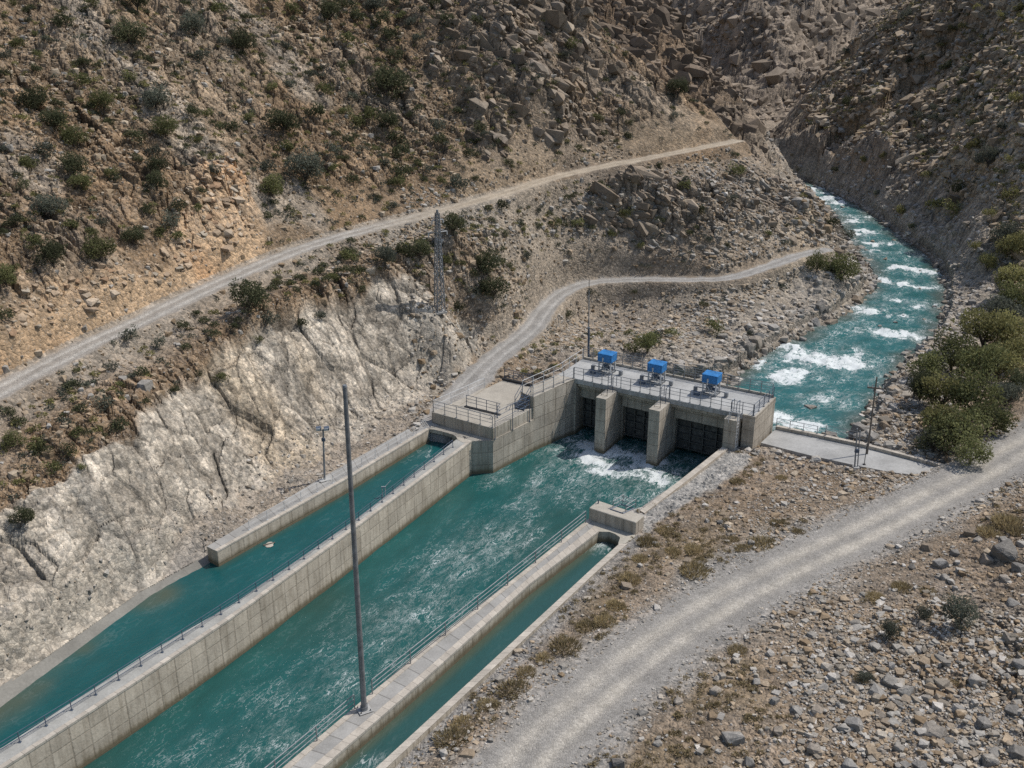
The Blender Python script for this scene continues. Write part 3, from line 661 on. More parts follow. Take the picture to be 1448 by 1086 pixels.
# ---------------------------------------------------------------- canal walls
def ext(pts, L=14, front=True):
    """lengthen a run of points beyond the edge of the photo"""
    a, b = (pts[0], pts[1]) if front else (pts[-1], pts[-2])
    d = Vector((a[0]-b[0], a[1]-b[1])).normalized()*L; e = (a[0]+d.x, a[1]+d.y, a[2])
    return [e]+list(pts) if front else list(pts)+[e]
def resample(pts, n):
    pts = [Vector(p) for p in pts]; L = [0]
    for i in range(1, len(pts)): L.append(L[-1]+(pts[i]-pts[i-1]).length)
    out = []
    for k in range(n):
        t = L[-1]*k/(n-1); j = max(i for i in range(len(L)) if L[i] <= t+1e-9); j = min(j, len(pts)-2)
        out.append(pts[j].lerp(pts[j+1], (t-L[j])/(L[j+1]-L[j]+1e-9)))
    return out
def strip(mb, A, B, zb, n=24, mi_side=0, mi_top=1, lip=0., caps=True):
    """a wall between two edge lines; A is the edge with the bigger face"""
    A = resample(A, n); B = resample(B, n); u = 0
    for i in range(n-1):
        a, a2, b, b2 = A[i], A[i+1], B[i], B[i+1]; L = (a2-a).length; w = (b-a).length
        up_ = lambda p, z: (p.x, p.y, z)
        mb.face([a, a2, b2, b] if (a2-a).cross(b-a).z > 0 else [b, b2, a2, a], [(u,0),(u+L,0),(u+L,w),(u,w)] if (a2-a).cross(b-a).z > 0 else [(u,w),(u+L,w),(u+L,0),(u,0)], mi_top)
        fa = [up_(a,zb), up_(a2,zb), a2, a]; fb = [up_(b2,zb), up_(b,zb), b, b2]
        ua = [(u,zb),(u+L,zb),(u+L,a2.z),(u,a.z)]; ub = [(u+L,zb),(u,zb),(u,b.z),(u+L,b2.z)]
        if (a2-a).cross(b-a).z < 0: fa = fa[::-1]; ua = ua[::-1]; fb = fb[::-1]; ub = ub[::-1]
        mb.face(fa, ua, mi_side); mb.face(fb, ub, mi_side); u += L
    if caps:
        for (a, b) in ((A[0], B[0]), (B[-1], A[-1])):
            w = (b-a).length; mb.face([(a.x,a.y,zb),(a.x,a.y,a.z),(b.x,b.y,b.z),(b.x,b.y,zb)], [(0,zb),(0,a.z),(w,b.z),(w,zb)], mi_side)
    return mb
def offset(pts, d):
    out = []; n = len(pts)
    for i in range(n):
        a = pts[max(i-1,0)]; b = pts[min(i+1,n-1)]; e = Vector((b[0]-a[0], b[1]-a[1])).normalized(); out.append((pts[i][0]-e.y*d, pts[i][1]+e.x*d, pts[i][2]))
    return out
def rail_run(name, base, h, n_rails, spacing, label, mat=None, r=.03, post_r=.035, parent_group=None, cat='railing', drop=0., ends=True):
    """one run of railing: every post and every rail is a mesh of its own"""
    mat = mat or M_GALV
    base = [Vector(p) for p in base]; o = empty(name, base[0], 0, label, cat, parent_group); O_ = base[0]
    L = sum((base[i+1]-base[i]).length for i in range(len(base)-1)); n = max(2, round(L/spacing)+1)
    pts = resample(base, n)
    pm = MB().tube((0,0,-drop), (0,0,h), post_r, 6); pm.box((0,0,.015-drop), (.16,.16,.03)); me = pm.mesh('post', mat)
    for p in pts: link('post', me, o, loc=p-O_)
    for k in range(n_rails):
        z = h*(1-k*(.9/max(n_rails,1))) if n_rails > 1 else h
        mb = MB()
        for i in range(len(base)-1): mb.tube(base[i]-O_+Vector((0,0,z)), base[i+1]-O_+Vector((0,0,z)), r if k == 0 else r*.8, 6)
        mb.build('rail', mat, o)
    return o
DIV_F = ext([P(*p, 0) for p in [(-60,1128),(4.6,1086),(196,962),(330,872),(498,750),(667,624)]], 16)
DIV_B = ext([P(*p, 0) for p in [(-60,1092),(0,1059),(214,920),(330,854),(500,737),(645,621.5)]], 16)
ow = empty('dividing_wall', DIV_F[0], 0, 'long tall panelled concrete wall dividing the two turquoise channels', 'wall')
def put(mb, name, mats, parent, **kw):
    """world-space geometry under a parent that stands elsewhere"""
    M = Matrix.LocRotScale(parent.location, parent.rotation_euler, None).inverted(); mb.v = [tuple(M@Vector(v)) for v in mb.v]
    return mb.build(name, mats, parent, **kw)
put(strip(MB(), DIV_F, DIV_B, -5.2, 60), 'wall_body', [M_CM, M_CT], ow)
cb = strip(MB(), [Vector(p)+Vector((0,0,.05)) for p in offset(DIV_F, -.03)], [Vector(p)+Vector((0,0,.05)) for p in offset(DIV_F, .28)], -.09, 60, 0, 0)
put(cb, 'coping', [M_COPE], ow)
mid = resample(DIV_F, 40); midb = resample(DIV_B, 40); ml = [a.lerp(b, .62) for a, b in zip(mid, midb)]
rail_run('low_railing', ml[4:39:5]+[ml[38]], .72, 3, 1.6, 'low dark three-bar railing along the top of the dividing wall', M_BLUEG, .022, .028)

LW_F = [P(*p, 0) for p in [(307,780),(495,674.6),(606.7,607)]]; LW_B = [P(*p, 0) for p in [(292.6,772.7),(450.6,678),(606,590)]]
lw = empty('channel_side_wall', LW_F[0], 0, 'pale concrete side wall with walkway below the white rock cutting', 'wall')
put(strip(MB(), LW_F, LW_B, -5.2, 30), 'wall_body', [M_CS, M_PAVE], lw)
put(strip(MB(), [Vector(p)+Vector((0,0,.045)) for p in offset(LW_F, -.02)], [Vector(p)+Vector((0,0,.045)) for p in offset(LW_F, .3)], -.08, 30, 0, 0), 'coping', [M_COPE], lw)
q = resample(offset(LW_F, .42), 30)
rail_run('wire_railing', q[4:], .8, 2, 1.9, 'thin pale wire railing along the walkway below the rock cutting', M_WHITE, .014, .022)
BK_U = ext([(p[0],p[1],.0) for p in [P(*p, 0) for p in [(-150,1082),(0,977),(198,840),(293,777)]]], 18); BK_L = ext([P(*p, ZS-.12) for p in [(-150,1106),(0,999),(219,841),(300,803)]], 18)
BK_U = [P(*p, -.93) for p in [(-150,1083),(0,977),(198,839),(292,779)]]; BK_L = [P(*p, ZS-.05) for p in [(-138,1106),(8,999),(212,846),(302,797)]]; BK_L = [tuple(Vector(u)+(Vector(l)-Vector(u))*1.3) for u, l in zip(BK_U, BK_L)]; BK_U = ext(BK_U, 18); BK_L = ext(BK_L, 18); BK_U = [(p[0],p[1],-.91) for p in offset(BK_U, .3)]
bk_ = empty('bank_lining', BK_L[1], 0, 'sloping strip of concrete slabs lining the lower left water edge', 'bank lining')
mb = MB(); A_ = resample(BK_L, 40); B_ = resample(BK_U, 40); u_ = 0
for i in range(39):
    L_ = (A_[i+1]-A_[i]).length; w_ = (B_[i]-A_[i]).length
    mb.face([A_[i], A_[i+1], B_[i+1], B_[i]], [(u_,0),(u_+L_,0),(u_+L_,w_),(u_,w_)], 0); dn = Vector((0,0,-3.)); mb.face([A_[i]+dn, A_[i+1]+dn, A_[i+1], A_[i]], None, 0); mb.face([B_[i], B_[i+1], B_[i+1]+dn*.3, B_[i]+dn*.3], None, 0); u_ += L_
put(mb, 'slabs', [concrete('bank_slab', (.27,.25,.215), panel=(1.3,9.), joint=.5)], bk_)

E1 = [P(*p, 0) for p in [(833,733),(748,801),(608,910),(399,1086)]]; E1 = ext(E1, 14, False)
E2 = [P(*p, 0) for p in [(846.7,751.7),(748,827),(608,954),(456,1086)]]; E2 = ext(E2, 14, False)
EC = [P(*p, .06) for p in [(840.5,743.5),(748,816.5),(608,942),(438,1086)]]; EC = ext(EC, 14, False)
wk = empty('canal_walkway', E1[2], 0, 'grey slab walkway with pale coping between main canal and narrow channel', 'walkway')
put(strip(MB(), E2, E1, -4.6, 40), 'walkway_body', [M_CN, M_PAVE], wk)
put(strip(MB(), [(p[0],p[1],.06) for p in offset(E2, .02)], EC, -.1, 40, 0, 0), 'coping', [M_COPE], wk)
put(strip(MB(), [(p[0],p[1],.04) for p in offset(E1, .02)], [(p[0],p[1],.04) for p in offset(E1, -.42) ] if False else [(p[0],p[1],.04) for p in offset(E1, .38)], -.1, 40, 0, 0), 'edge_strip', [M_COPE], wk)
apr = [P(*p, .01)[:2] for p in [(833,734.5),(899,754),(897,760),(884,768.5),(874,769),(877,760),(870,755),(862,752),(846.7,751.7)]]
put(MB().prism(apr, -4.6, .012), 'apron', [M_CN], wk)
re_ = resample(offset(E1, .15), 60)
dd_ = [(i, (p-Vector(P(505,994,0))).length) for i, p in enumerate(re_)]; kmin = min(dd_, key=lambda a: a[1])[0]
rail_run('tubular_railing', [re_[1], re_[kmin-1]], 1.05, 3, 3.4, 'galvanised tubular railing on the walkway from the tall mast up to the concrete block', M_GALV, .035, .04)
rail_run('tubular_railing', [re_[kmin+1], re_[58]], 1.05, 3, 3.4, 'galvanised tubular railing on the walkway below the tall mast, at the bottom edge', M_GALV, .035, .04)
CI = ext([P(*p, .03) for p in [(876,768.5),(848,793.7),(694,936),(531,1086)]], 14, False); CO = ext([P(*p, .03) for p in [(887,769),(848,804),(707,936),(548,1084)]], 14, False)
kb_ = empty('channel_kerb', CI[0], 0, 'low pale concrete kerb on the gravel side of the narrow channel', 'kerb'); put(strip(MB(), CI, CO, -3.6, 40, 0, 1), 'kerb_body', [M_CN, M_COPE], kb_)

bt = [P(*p, 1.05)[:2] for p in [(833,718),(899,739),(911,729),(845.4,707.4)]]
blk = empty('concrete_block', (bt[0][0], bt[0][1], 0), 0, 'heavy rectangular concrete block at the head of the narrow channel', 'block')
put(MB().prism(bt, -3.9, 1.05), 'block_body', [M_CB], blk, bevel=.04)
f_ = [P(*p, 1.07) for p in [(863,720),(881,726),(896,719),(878,713)]]
mb = MB()
for a, b in ((0,1),(1,2),(2,3),(3,0)): mb.tube(f_[a], f_[b], .05)
rr = Vector(f_[0]).lerp(Vector(f_[3]), .35); put(mb, 'hatch_frame', [M_BLUEG], blk)
for a, b in ((3,0),(2,1)):
    mb = MB(); p0 = Vector(f_[a]); p1 = Vector(f_[b]).lerp(p0, .25); p0 = p0+(p0-p1)*.25; hz = Vector((0,0,.75))
    mb.tube(p1, p1+hz*.8, .03).tube(p1+hz*.8, p0+hz, .03).tube(p0+hz, p0+hz*.05, .03).tube(p1+hz*.4, p0+hz*.5, .025); put(mb, 'grab_rail', [M_GALV], blk)
mb = MB(); p0 = Vector(f_[3])+Vector((0,0,.75)); p1 = Vector(f_[2])+Vector((0,0,.75)); mb.tube(p0, p1, .03).tube(p0-Vector((0,0,.4)), p1-Vector((0,0,.4)), .025); put(mb, 'cross_rail', [M_GALV], blk)
st_ = Vector(P(846,712,1.05)); put(MB().tube(st_, st_+Vector((0,0,.35)), .05), 'bollard_stub', [M_BLUEG], blk)

RW_I = [P(*p, .02) for p in [(905,722),(960,680)]]+[P(1021,632,-.28)]; RW_O = [P(*p, .02) for p in [(911.5,725.5),(967,683)]]+[P(1029,634.5,-.28)]
rw = empty('canal_bank_wall', RW_I[0], 0, 'low pale wall top beside the grey path up to the gates', 'wall'); put(strip(MB(), RW_I, RW_O, -4.6, 16), 'wall_body', [M_CM, M_COPE], rw)

# ---------------------------------------------------------------- the barrage, in its own frame: s across, t upstream
def bl(s, t, z): return Vector((BO[0]+s*math.cos(BRZ)-t*math.sin(BRZ), BO[1]+s*math.sin(BRZ)+t*math.cos(BRZ), z))
bar = empty('sluice_barrage', (BO[0], BO[1], 0), BRZ, 'concrete sluice barrage with three dark gates below the blue hoists', 'barrage')
mb = MB(); mb.box((BL/2-1, 2.65, 2.35), (BL+2.0, 5.3, .5)); mb.build('deck', [concrete('concrete_deck', (.48,.465,.44), panel=(3,3), joint=.3)], bar, bevel=.03)
mb = MB(); mb.box((BL/2-.1, .48, 1.95), (BL-.4, .5, .32)); mb.build('deck_beam', [M_CB], bar)
mb = MB(); mb.box((BL/2-1, 5.2, 2.72), (BL+2.0, .16, .24)); mb.build('kerb', [M_CB], bar)
for s0, s1, t0, zt in ((3.33,4.38,-2.46,2.28),(8.68,9.75,-2.46,2.28),(15.3,16.45,-1.05,2.3)):
    mb = MB(); mb.prism([(s0,t0),(s1,t0),(s1,5.1),(s0,5.1)], -5.2, 2.09 if False else 2.06); mb.prism([(s0+.002,t0+.002),(s1-.002,t0+.002),(s1-.002,-.03),(s0+.002,-.03)], 2.05, zt)
    mb.build('pier', [M_CB], bar)
    for sx in (s0-.09, s1+.09): MB().box((sx, 1.25, -1.3), (.18, .32, 6.4)).build('gate_guide', [M_CB], bar)
mb = MB(); mb.prism([(16.62,0.02),(17.75,0.02),(17.9,5.3),(16.62,5.3)], -5.2, 2.08); mb.prism([(16.64,-.02),(17.79,-.02),(17.93,5.32),(17.7,5.32),(17.6,.2),(16.64,.2)], 2.06, 2.62); mb.build('abutment', [M_CB], bar)
MB().prism([(-2.0,.02),(-.02,.02),(-.02,5.28),(-2.0,5.28)], -5.2, 2.08).build('abutment', [M_CB], bar)
for s0, s1 in ((.0,3.24),(4.5,8.55),(9.85,15.2)):
    g = MB(); g.box(((s0+s1)/2, 1.9, -.55), (s1-s0, .12, 4.9)); go = g.build('gate', [M_GATE], bar); go['label'] = 'dark steel sluice gate leaf'
    n_ = 4
    mb = MB()
    for k in range(7): mb.box(((s0+s1)/2, 1.74, -2.8+k*.72), (s1-s0-.1, .2, .1))
    mb.build('beam', [M_GATE], go)
    mb = MB()
    for k in range(n_+1): mb.box((s0+.12+(s1-s0-.24)*k/n_, 1.7, -.75), (.1, .24, 4.4))
    mb.build('stiffener', [M_GATE], go)
    MB().box(((s0+s1)/2, 1.15, 1.0), (s1-s0, .35, 1.2)).build('breast_wall', [M_CB], bar)
# approach walls and platform on the left bank
plf = empty('intake_platform', (BO[0], BO[1], 0), BRZ, 'raised concrete platform over the left channel, beside the gravel road', 'platform')
pl = [(-9.36,-10.95),(-2.56,-11.16),(-1.76,-5.42),(-3.2,-.3),(-7.7,-.4),(-8.05,-3.3)]
MB().prism(pl, -1.0, 1.15).build('slab', [M_CB, ], plf, bevel=.03)
mb = MB(); mb.prism([(-2.56,-11.20),(-2.50,-11.20),(-1.60,-5.42),(-1.95,-5.42)], -5.2, .02); mb.build('retaining_wall', [M_CB], plf)
mb = MB(); mb.prism([(-4.10,-12.30),(-2.52,-11.22),(-2.56,-11.0),(-9.6,-10.9),(-9.9,-11.8)] if False else [(-4.06,-12.42),(-2.50,-11.22),(-1.95,-5.5),(-9.2,-10.7)], -5.2, .0); mb.build('ledge', [M_CB], plf)
lg = [Vector(P(*p, 0)) for p in [(607,606.8),(620,609),(632,612),(640,614.6),(645,617.6),(647.2,622),(655,626),(667,624.2)]]
Mi = Matrix.LocRotScale(plf.location, plf.rotation_euler, None).inverted(); lgl = [tuple((Mi@p).xy) for p in lg]
mb = MB(); mb.prism(lgl+[(-2.6,-11.1),(-9.3,-10.8),(-9.3,-10.5) if False else (-9.36,-10.7)], -.32, .018); mb.build('channel_lintel', [M_CB], plf)
mb = MB(); mb.prism([(-1.66,-5.44),(-.18,.02),(-2.0,.02),(-3.35,-4.9)], -5.2, [2.28,2.58,2.58,2.28]); mb.build('upper_wall', [M_CB], plf)
MB().box((-1.12,-2.9,-.9), (.05,.06,6.3), math.atan2(-1.66+.18,5.46)*-1 if False else 0).build('joint_pipe', [M_DARK], plf)
MB().box((-5.4,-8.35,1.2), (3.9,.28,.08)).build('hatch_slot', [M_DARK], plf)
MB().box((-6.2,-.75,1.25), (3.3,.3,.2)).build('kerb', [M_DARK], plf)
MB().prism([(-8.6,-8.6),(-7.9,-8.6),(-8.1,-3.5),(-8.3,-3.5)], 1.14, 1.2).build('kerb', [M_CB], plf)
def brail(name, pts, label, h=1.1, n=3, sp=1.7, mat=M_GALV, group=None, drop=0., r=.028):
    return rail_run(name, [bl(*p) for p in pts], h, n, sp, label, mat, r, .034, group, drop=drop)
brail('steel_railing', [(-9.25,-10.8,1.15),(-2.66,-11.05,1.15)], 'steel railing on the near edge of the platform above the channel mouth', sp=1.4)
brail('steel_railing', [(-9.25,-10.8,1.15),(-8.6,-6.6,1.15),(-8.2,-3.6,1.15)], 'pale railing on the road side of the platform', mat=M_WHITE, n=2, sp=2.2)
brail('steel_railing', [(-2.42,-11.0,1.15),(-1.72,-6.0,1.15)], 'dark long-posted railing on the canal side of the platform', mat=M_BLUEG, h=1.5, sp=2.3, drop=1.1)
brail('hatch_railing', [(-7.35,-8.1,1.15),(-3.55,-8.25,1.15),(-3.4,-9.0,1.15)], 'short blue-grey guard rail behind the dark slot in the middle of the platform', mat=M_BLUEG, sp=1.2)
brail('steel_railing', [(-7.75,-.55,1.15),(-4.5,-.6,1.15)], 'blue-grey railing on the far edge of the platform by the rock slope', mat=M_BLUEG, n=4, sp=1.1)
brail('steel_railing', [(-1.78,-5.3,2.3),(-.32,.0,2.6)], 'railing on the canal side of the raised walkway up to the gates', sp=1.3)
brail('steel_railing', [(-3.2,-4.8,2.3),(-1.9,.1,2.6),(-1.9,5.0,2.6)], 'pale railing on the hill side of the raised walkway up to the gates', mat=M_WHITE, n=2, sp=1.5)
brail('steel_railing', [(-.3,.12,2.6),(17.5,.12,2.6)], 'long front railing of the gate deck above the three gates', n=3, sp=1.0, mat=M_GALV)
brail('steel_railing', [(-1.9,5.18,2.84),(17.6,5.18,2.84)], 'long rear railing of the gate deck above the upstream river', n=4, sp=1.1, mat=M_GALV)
brail('steel_railing', [(17.55,.15,2.62),(17.75,5.1,2.62)], 'railing on the right end of the gate deck, above the abutment', n=3, sp=1.2, mat=M_BLUEG)
# ramp rails next to the dark step
for z_ in (0,):
    sp_ = empty('stair', bl(-2.6,-5.3,1.15), BRZ, 'short dark steel stair from platform up to the raised walkway', 'stair')
    mb = MB()
    for k in range(5): mb.box((.0, -.9+k*.26, .12+k*.2), (.9,.26,.05))
    mb.build('tread', [M_BLUEG], sp_)
    for sx in (-.47,.47):
        MB().tube((sx,-1.1,0), (sx,.25,1.05), .04).build('stringer', [M_BLUEG], sp_); MB().tube((sx,-1.1,0), (sx,-1.1,1.3), .035).tube((sx,-1.1,1.3),(sx,.25,2.1),.03).tube((sx,-1.1,.8),(sx,.25,1.6),.03).tube((sx,.25,1.05),(sx,.25,2.1),.035).build('handrail', [M_BLUEG], sp_)
# pier ladders
def ladder(s, t, z0, z1, label, mat, face=0, w=.5):
    o = empty('access_ladder', bl(s, t, z0), BRZ+face, label, 'ladder', 'ladders on the piers of the barrage')
    for sx in (-w/2, w/2):
        MB().tube((sx,0,0), (sx,0,z1-z0+1.2), .035).build('stringer', [mat], o)
    mb = MB(); k = .25
    while k < z1-z0+.9: mb.tube((-w/2,0,k), (w/2,0,k), .02, 5); k += .32
    mb.build('rungs', [mat], o)
    MB().tube((-w/2,0,z1-z0+1.15), (-w/2,.8,z1-z0+1.15), .03).tube((-w/2,.8,z1-z0+1.15), (-w/2,.8,z1-z0), .03).build('hoop', [mat], o)
    MB().tube((w/2,0,z1-z0+1.15), (w/2,.8,z1-z0+1.15), .03).tube((w/2,.8,z1-z0+1.15), (w/2,.8,z1-z0), .03).build('hoop', [mat], o)
ladder(3.86,-.5,2.28,2.6,'dark steel ladder on the leftmost pier of the barrage', M_BLUEG)
ladder(9.2,-.5,2.28,2.6,'dark steel ladder on the middle pier of the barrage', M_BLUEG)
ladder(15.9,-.45,2.3,2.6,'dark steel ladder on top of the right-hand pier, next to the abutment', M_BLUEG)
ld = ladder(16.55,-.95,-.75,2.0,'white steel ladder standing on the path against the right-hand pier', M_WHITE, face=math.pi/2, w=.45)
for s_ in (3.86, 9.2):
    o = empty('gauge_posts', bl(s_,-1.8,2.28), BRZ, 'pair of thin rods on top of the %s pier nose' % ('leftmost' if s_ < 5 else 'middle'), 'post')
    for dx in (-.3,.3): MB().tube((dx,0,0),(dx,0,.7),.025).build('rod', [M_DARK], o)
    MB().tube((-.3,0,.1),(.3,0,.1),.02).build('crossbar', [M_DARK], o)
# hoists
def hoist():
    o = empty('gate_hoist', bl(1.75,3.0,2.6), BRZ, '', 'gate hoist', 'blue gate hoists on the deck of the barrage')
    mb = MB(); mb.box((0,0,1.62),(1.5,1.25,.78)); mb.box((0,0,2.03),(1.56,1.31,.06)); mb.build('housing', [M_BLUE], o, bevel=.03)
    for a in (-.62,.62):
        for b in (-.5,.5): MB().box((a,b,.62),(.11,.11,1.24)).build('leg', [M_WHITE], o)
    mb = MB(); mb.box((0,-.5,.14),(1.5,.14,.12)).box((0,.5,.14),(1.5,.14,.12)).box((-.62,0,.14),(.14,.9,.12)).box((.62,0,.14),(.14,.9,.12)); mb.build('base_frame', [M_GALV], o)
    mb = MB(); mb.box((-.1,-.1,.55),(.55,.5,.5)).tube((-.1,-.6,.55),(-.1,-.15,.55),.2,12).tube((.1,.0,.8),(.1,.0,1.22),.09,10); mb.build('gearbox', [M_GALV], o, )
    mb = MB(); mb.tube((.2,0,.5),(.62,0,.5),.17,12); mb.build('motor', [M_BLUEG], o)
    hw = MB().ring((-.25,-.78,.72),.30,.028,(0,1,0)); hw.build('handwheel', [M_WHITE], o); MB().ring((.38,-.80,.48),.24,.026,(0,1,0)).build('handwheel', [M_WHITE], o)
    mb = MB().tube((-1.5,0,.42),(1.5,0,.42),.05,8); mb.build('drive_shaft', [M_GALV], o)
    for a in (-1.5,1.5): MB().box((a,0,.24),(.32,.36,.48)).build('bearing', [M_GALV], o, bevel=.03)
    mb = MB().box((-.15,-.64,1.55),(.16,.04,.3)).tube((-.15,-.68,1.25),(-.15,-.68,1.7),.05,8); mb.build('indicator', [M_WHITE], o)
    mb = MB().box((-1.0,-1.0,.18),(.5,.4,.36)); mb.build('control_box', [M_BLUEG], o, bevel=.03)
    return o
h0 = hoist()
for i, (s_, lab) in enumerate([(1.75,'blue gate hoist over the leftmost gate, nearest the thin mast'),(6.98,'blue gate hoist in the middle of the gate deck'),(12.45,'blue gate hoist over the widest gate, nearest the river')]):
    o = h0 if i == 0 else copy_tree(h0); o.location = bl(s_,3.05,2.6); o['label'] = lab
# causeway slab
sw = empty('causeway', P(1085,620,-.45), 0, 'flat pale concrete causeway between the barrage and the shrubs', 'causeway')
SLF = [P(*p, -.42) for p in [(1076,626),(1140,642.5),(1210,658),(1262,668),(1300,672)]]; SLB = [P(*p, -.42) for p in [(1097,606.5),(1160,619.5),(1228,634),(1285,649),(1335,663)]]
put(strip(MB(), SLF, SLB, -1.9, 16, 0, 0), 'slab', [M_SLAB], sw)
put(strip(MB(), [(p[0],p[1],-.12) for p in offset(SLB, -.1)], [(p[0],p[1],-.12) for p in offset(SLB, .3)], -1.9, 16), 'kerb', [M_CB, M_COPE], sw)
kk = resample(offset(SLB, .1), 21)
rail_run('causeway_railing', [p+Vector((0,0,.3)) for p in kk[:6]], .75, 2, 1.5, 'short grey railing on the causeway kerb next to the barrage', M_GALV, .025, .03)
rail_run('causeway_railing', [p+Vector((0,0,.3)) for p in kk[6:12]], 1.0, 3, 4.5, 'three-bar wire railing on the causeway kerb near the utility poles', M_GALV, .022, .035)

# ---------------------------------------------------------------- masts, poles, pylon
def stand(px, py, top, z=None):
    """foot of a pole from the photo, and its top point above the foot"""
    b = hit(px, py) if z is None else P(px, py, z); t = ray(*top); k = b[1]/t[1]; return Vector(b), Vector((t[0]*k, b[1], CAMZ+t[2]*k))
b, tp = stand(515,1004,(487.5,547),.02)
ms = empty('tall_mast', b, 0, 'tall bare grey steel mast standing on the walkway in the foreground', 'mast'); d = tp-b
MB().tube((0,0,.03), d, .17, 16, .115).build('pole', [M_MAST], ms)
MB().box((0,0,.03),(.78,.78,.07), .5).build('base_plate', [M_SLAB], ms, bevel=.02)
bm_ = MB()
for k in range(4): a = .5+math.pi/4+k*math.pi/2; bm_.tube((math.cos(a)*.4,math.sin(a)*.4,.06),(math.cos(a)*.4,math.sin(a)*.4,.15),.035)
bm_.build('bolts', [M_DARK], ms); MB().tube((0,0,.06),(0,0,.3),.22,16).build('collar', [M_MAST], ms); MB().tube(d, d+Vector((0,0,.1)), .13, 12, .1).build('cap', [M_GALV], ms)
b, tp = stand(459,679,(456.8,607),.02)
lp = empty('floodlight_post', b, 0, 'grey floodlight post on the walkway below the white rock cutting', 'lamp post'); d = tp-b
MB().tube((0,0,0), d, .09, 10, .07).build('pole', [M_GALV], lp); MB().box((0,0,.04),(.95,.6,.1), .6).build('base_plate', [M_SLAB], lp, bevel=.02)
MB().tube(d+Vector((-.45,-.1,-.1)), d+Vector((.4,.1,-.1)), .035).build('crossarm', [M_GALV], lp)
for a in (-.35,.3):
    h_ = MB().box(tuple(d+Vector((a,-.1,.12))), (.42,.24,.32), .3, tilt=Matrix.Rotation(.4,3,'X')).build('lamp_head', [M_BLUEG], lp, bevel=.02)
    MB().box(tuple(d+Vector((a,-.24,.08))), (.34,.04,.24), .3, tilt=Matrix.Rotation(.4,3,'X')).build('lens', [M_GLASS], h_)
MB().box(tuple(d*.8), (.3,.2,.26)).build('junction_box', [M_BLUEG], lp)
MB().tube((-.3,.1,0),(-.3,.1,0.02+.0) if False else (-.1,.0,.6), .02).build('conduit', [M_DARK], lp)
b, tp = stand(832,528,(833,410)); b.z -= .1
m2 = empty('thin_mast', b, 0, 'thin grey mast rising behind the leftmost blue hoist', 'mast'); d = tp-b
MB().tube((0,0,0), d*.55, .13, 10, .10).build('pole', [M_BLUEG], m2); MB().tube(d*.55, d, .06, 8, .04).build('upper_tube', [M_GALV], m2); MB().tube(d, d*1.12, .035, 6).build('antenna', [M_DARK], m2); MB().box(tuple(d*.55), (.3,.3,.12)).build('collar', [M_GALV], m2)
b, tp = stand(1226,643,(1240,533), -.5)
up_ = empty('utility_pole', b, 0, 'dark wooden utility pole with crossarm, at the causeway in front of the river', 'utility pole'); d = tp-b
MB().tube((0,0,-.5), d, .085, 10, .06).build('pole', [M_WOOD], up_); MB().box(tuple(d*.86), (1.35,.12,.12), -.3).build('crossarm', [M_WOOD], up_)
for a in (-.6,-.25,.25,.6): MB().tube(d*.86+Vector((a,-a*.3,.06)), d*.86+Vector((a,-a*.3,.3)), .05, 8, .03).build('insulator', [M_WHITE], up_)
b, tp = stand(1210,663,(1214,606), -.42)
po = empty('short_post', b, 0, 'short grey steel post on the near edge of the causeway', 'post'); d = tp-b
MB().tube((-.1,0,0), d+Vector((-.1,0,0)), .07, 8, .06).build('pole', [M_GALV], po); MB().tube((.16,.05,0), d*.95+Vector((.16,.05,0)), .05, 8).build('pole', [M_GALV], po); MB().box((0,0,.1),(.5,.5,.2)).build('footing', [M_SLAB], po); MB().box(tuple(d*.45),(.36,.2,.3)).build('junction_box', [M_BLUEG], po)
b, tp = stand(1222,657,(1225,628), -.42)
po = empty('thin_rod', b, 0, 'thin dark rod on the causeway below the utility pole', 'post'); MB().tube((0,0,0),(0,0,2.0),.03).build('rod', [M_DARK], po); MB().box((0,0,.03),(.2,.2,.06)).build('foot', [M_DARK], po)
b, tp = stand(622,441,(613.5,301))
py_ = empty('lattice_pylon', b, .5, 'grey lattice steel pylon on the crest of the white cutting', 'pylon'); H_ = (tp-b).z; tilt_ = (tp.x-b.x)/H_
def pc(k, a, b_): w_ = .42*(1-k)+.16*k; return Vector((a*w_, b_*w_, H_*k))
for a in (-1,1):
    for b_ in (-1,1): MB().tube(pc(0,a,b_), pc(1,a,b_), .055, 6, .04).build('leg', [M_GALV], py_)
n_ = 15; mb = MB()
for k in range(n_):
    for (a0,b0),(a1,b1) in (((-1,-1),(1,-1)),((1,-1),(1,1)),((1,1),(-1,1)),((-1,1),(-1,-1))):
        mb.tube(pc(k/n_,a0,b0), pc((k+1)/n_,a1,b1), .028, 4); mb.tube(pc(k/n_,a1,b1), pc((k+1)/n_,a0,b0), .028, 4); mb.tube(pc((k+1)/n_,a0,b0), pc((k+1)/n_,a1,b1), .025, 4)
mb.build('bracing', [M_GALV], py_)
for k_, w_ in ((.81,1.0),(.93,.6)):
    ca2 = MB().tube((-w_,0,H_*k_),(w_,0,H_*k_),.06,6).tube((-w_,0,H_*k_),(0,0,H_*k_+.35),.03).tube((w_,0,H_*k_),(0,0,H_*k_+.35),.03).build('crossarm', [M_GALV], py_)
    for a in (-w_,w_): MB().tube((a,0,H_*k_),(a,0,H_*k_-.35),.06,8).build('insulator', [M_WHITE], ca2)
MB().box((0,0,.0),(1.15,1.15,.16)).build('footing', [M_SLAB], py_); MB().tube((0,0,H_*.98),(0,0,H_*1.03),.12,8).build('peak_cap', [M_GALV], py_)
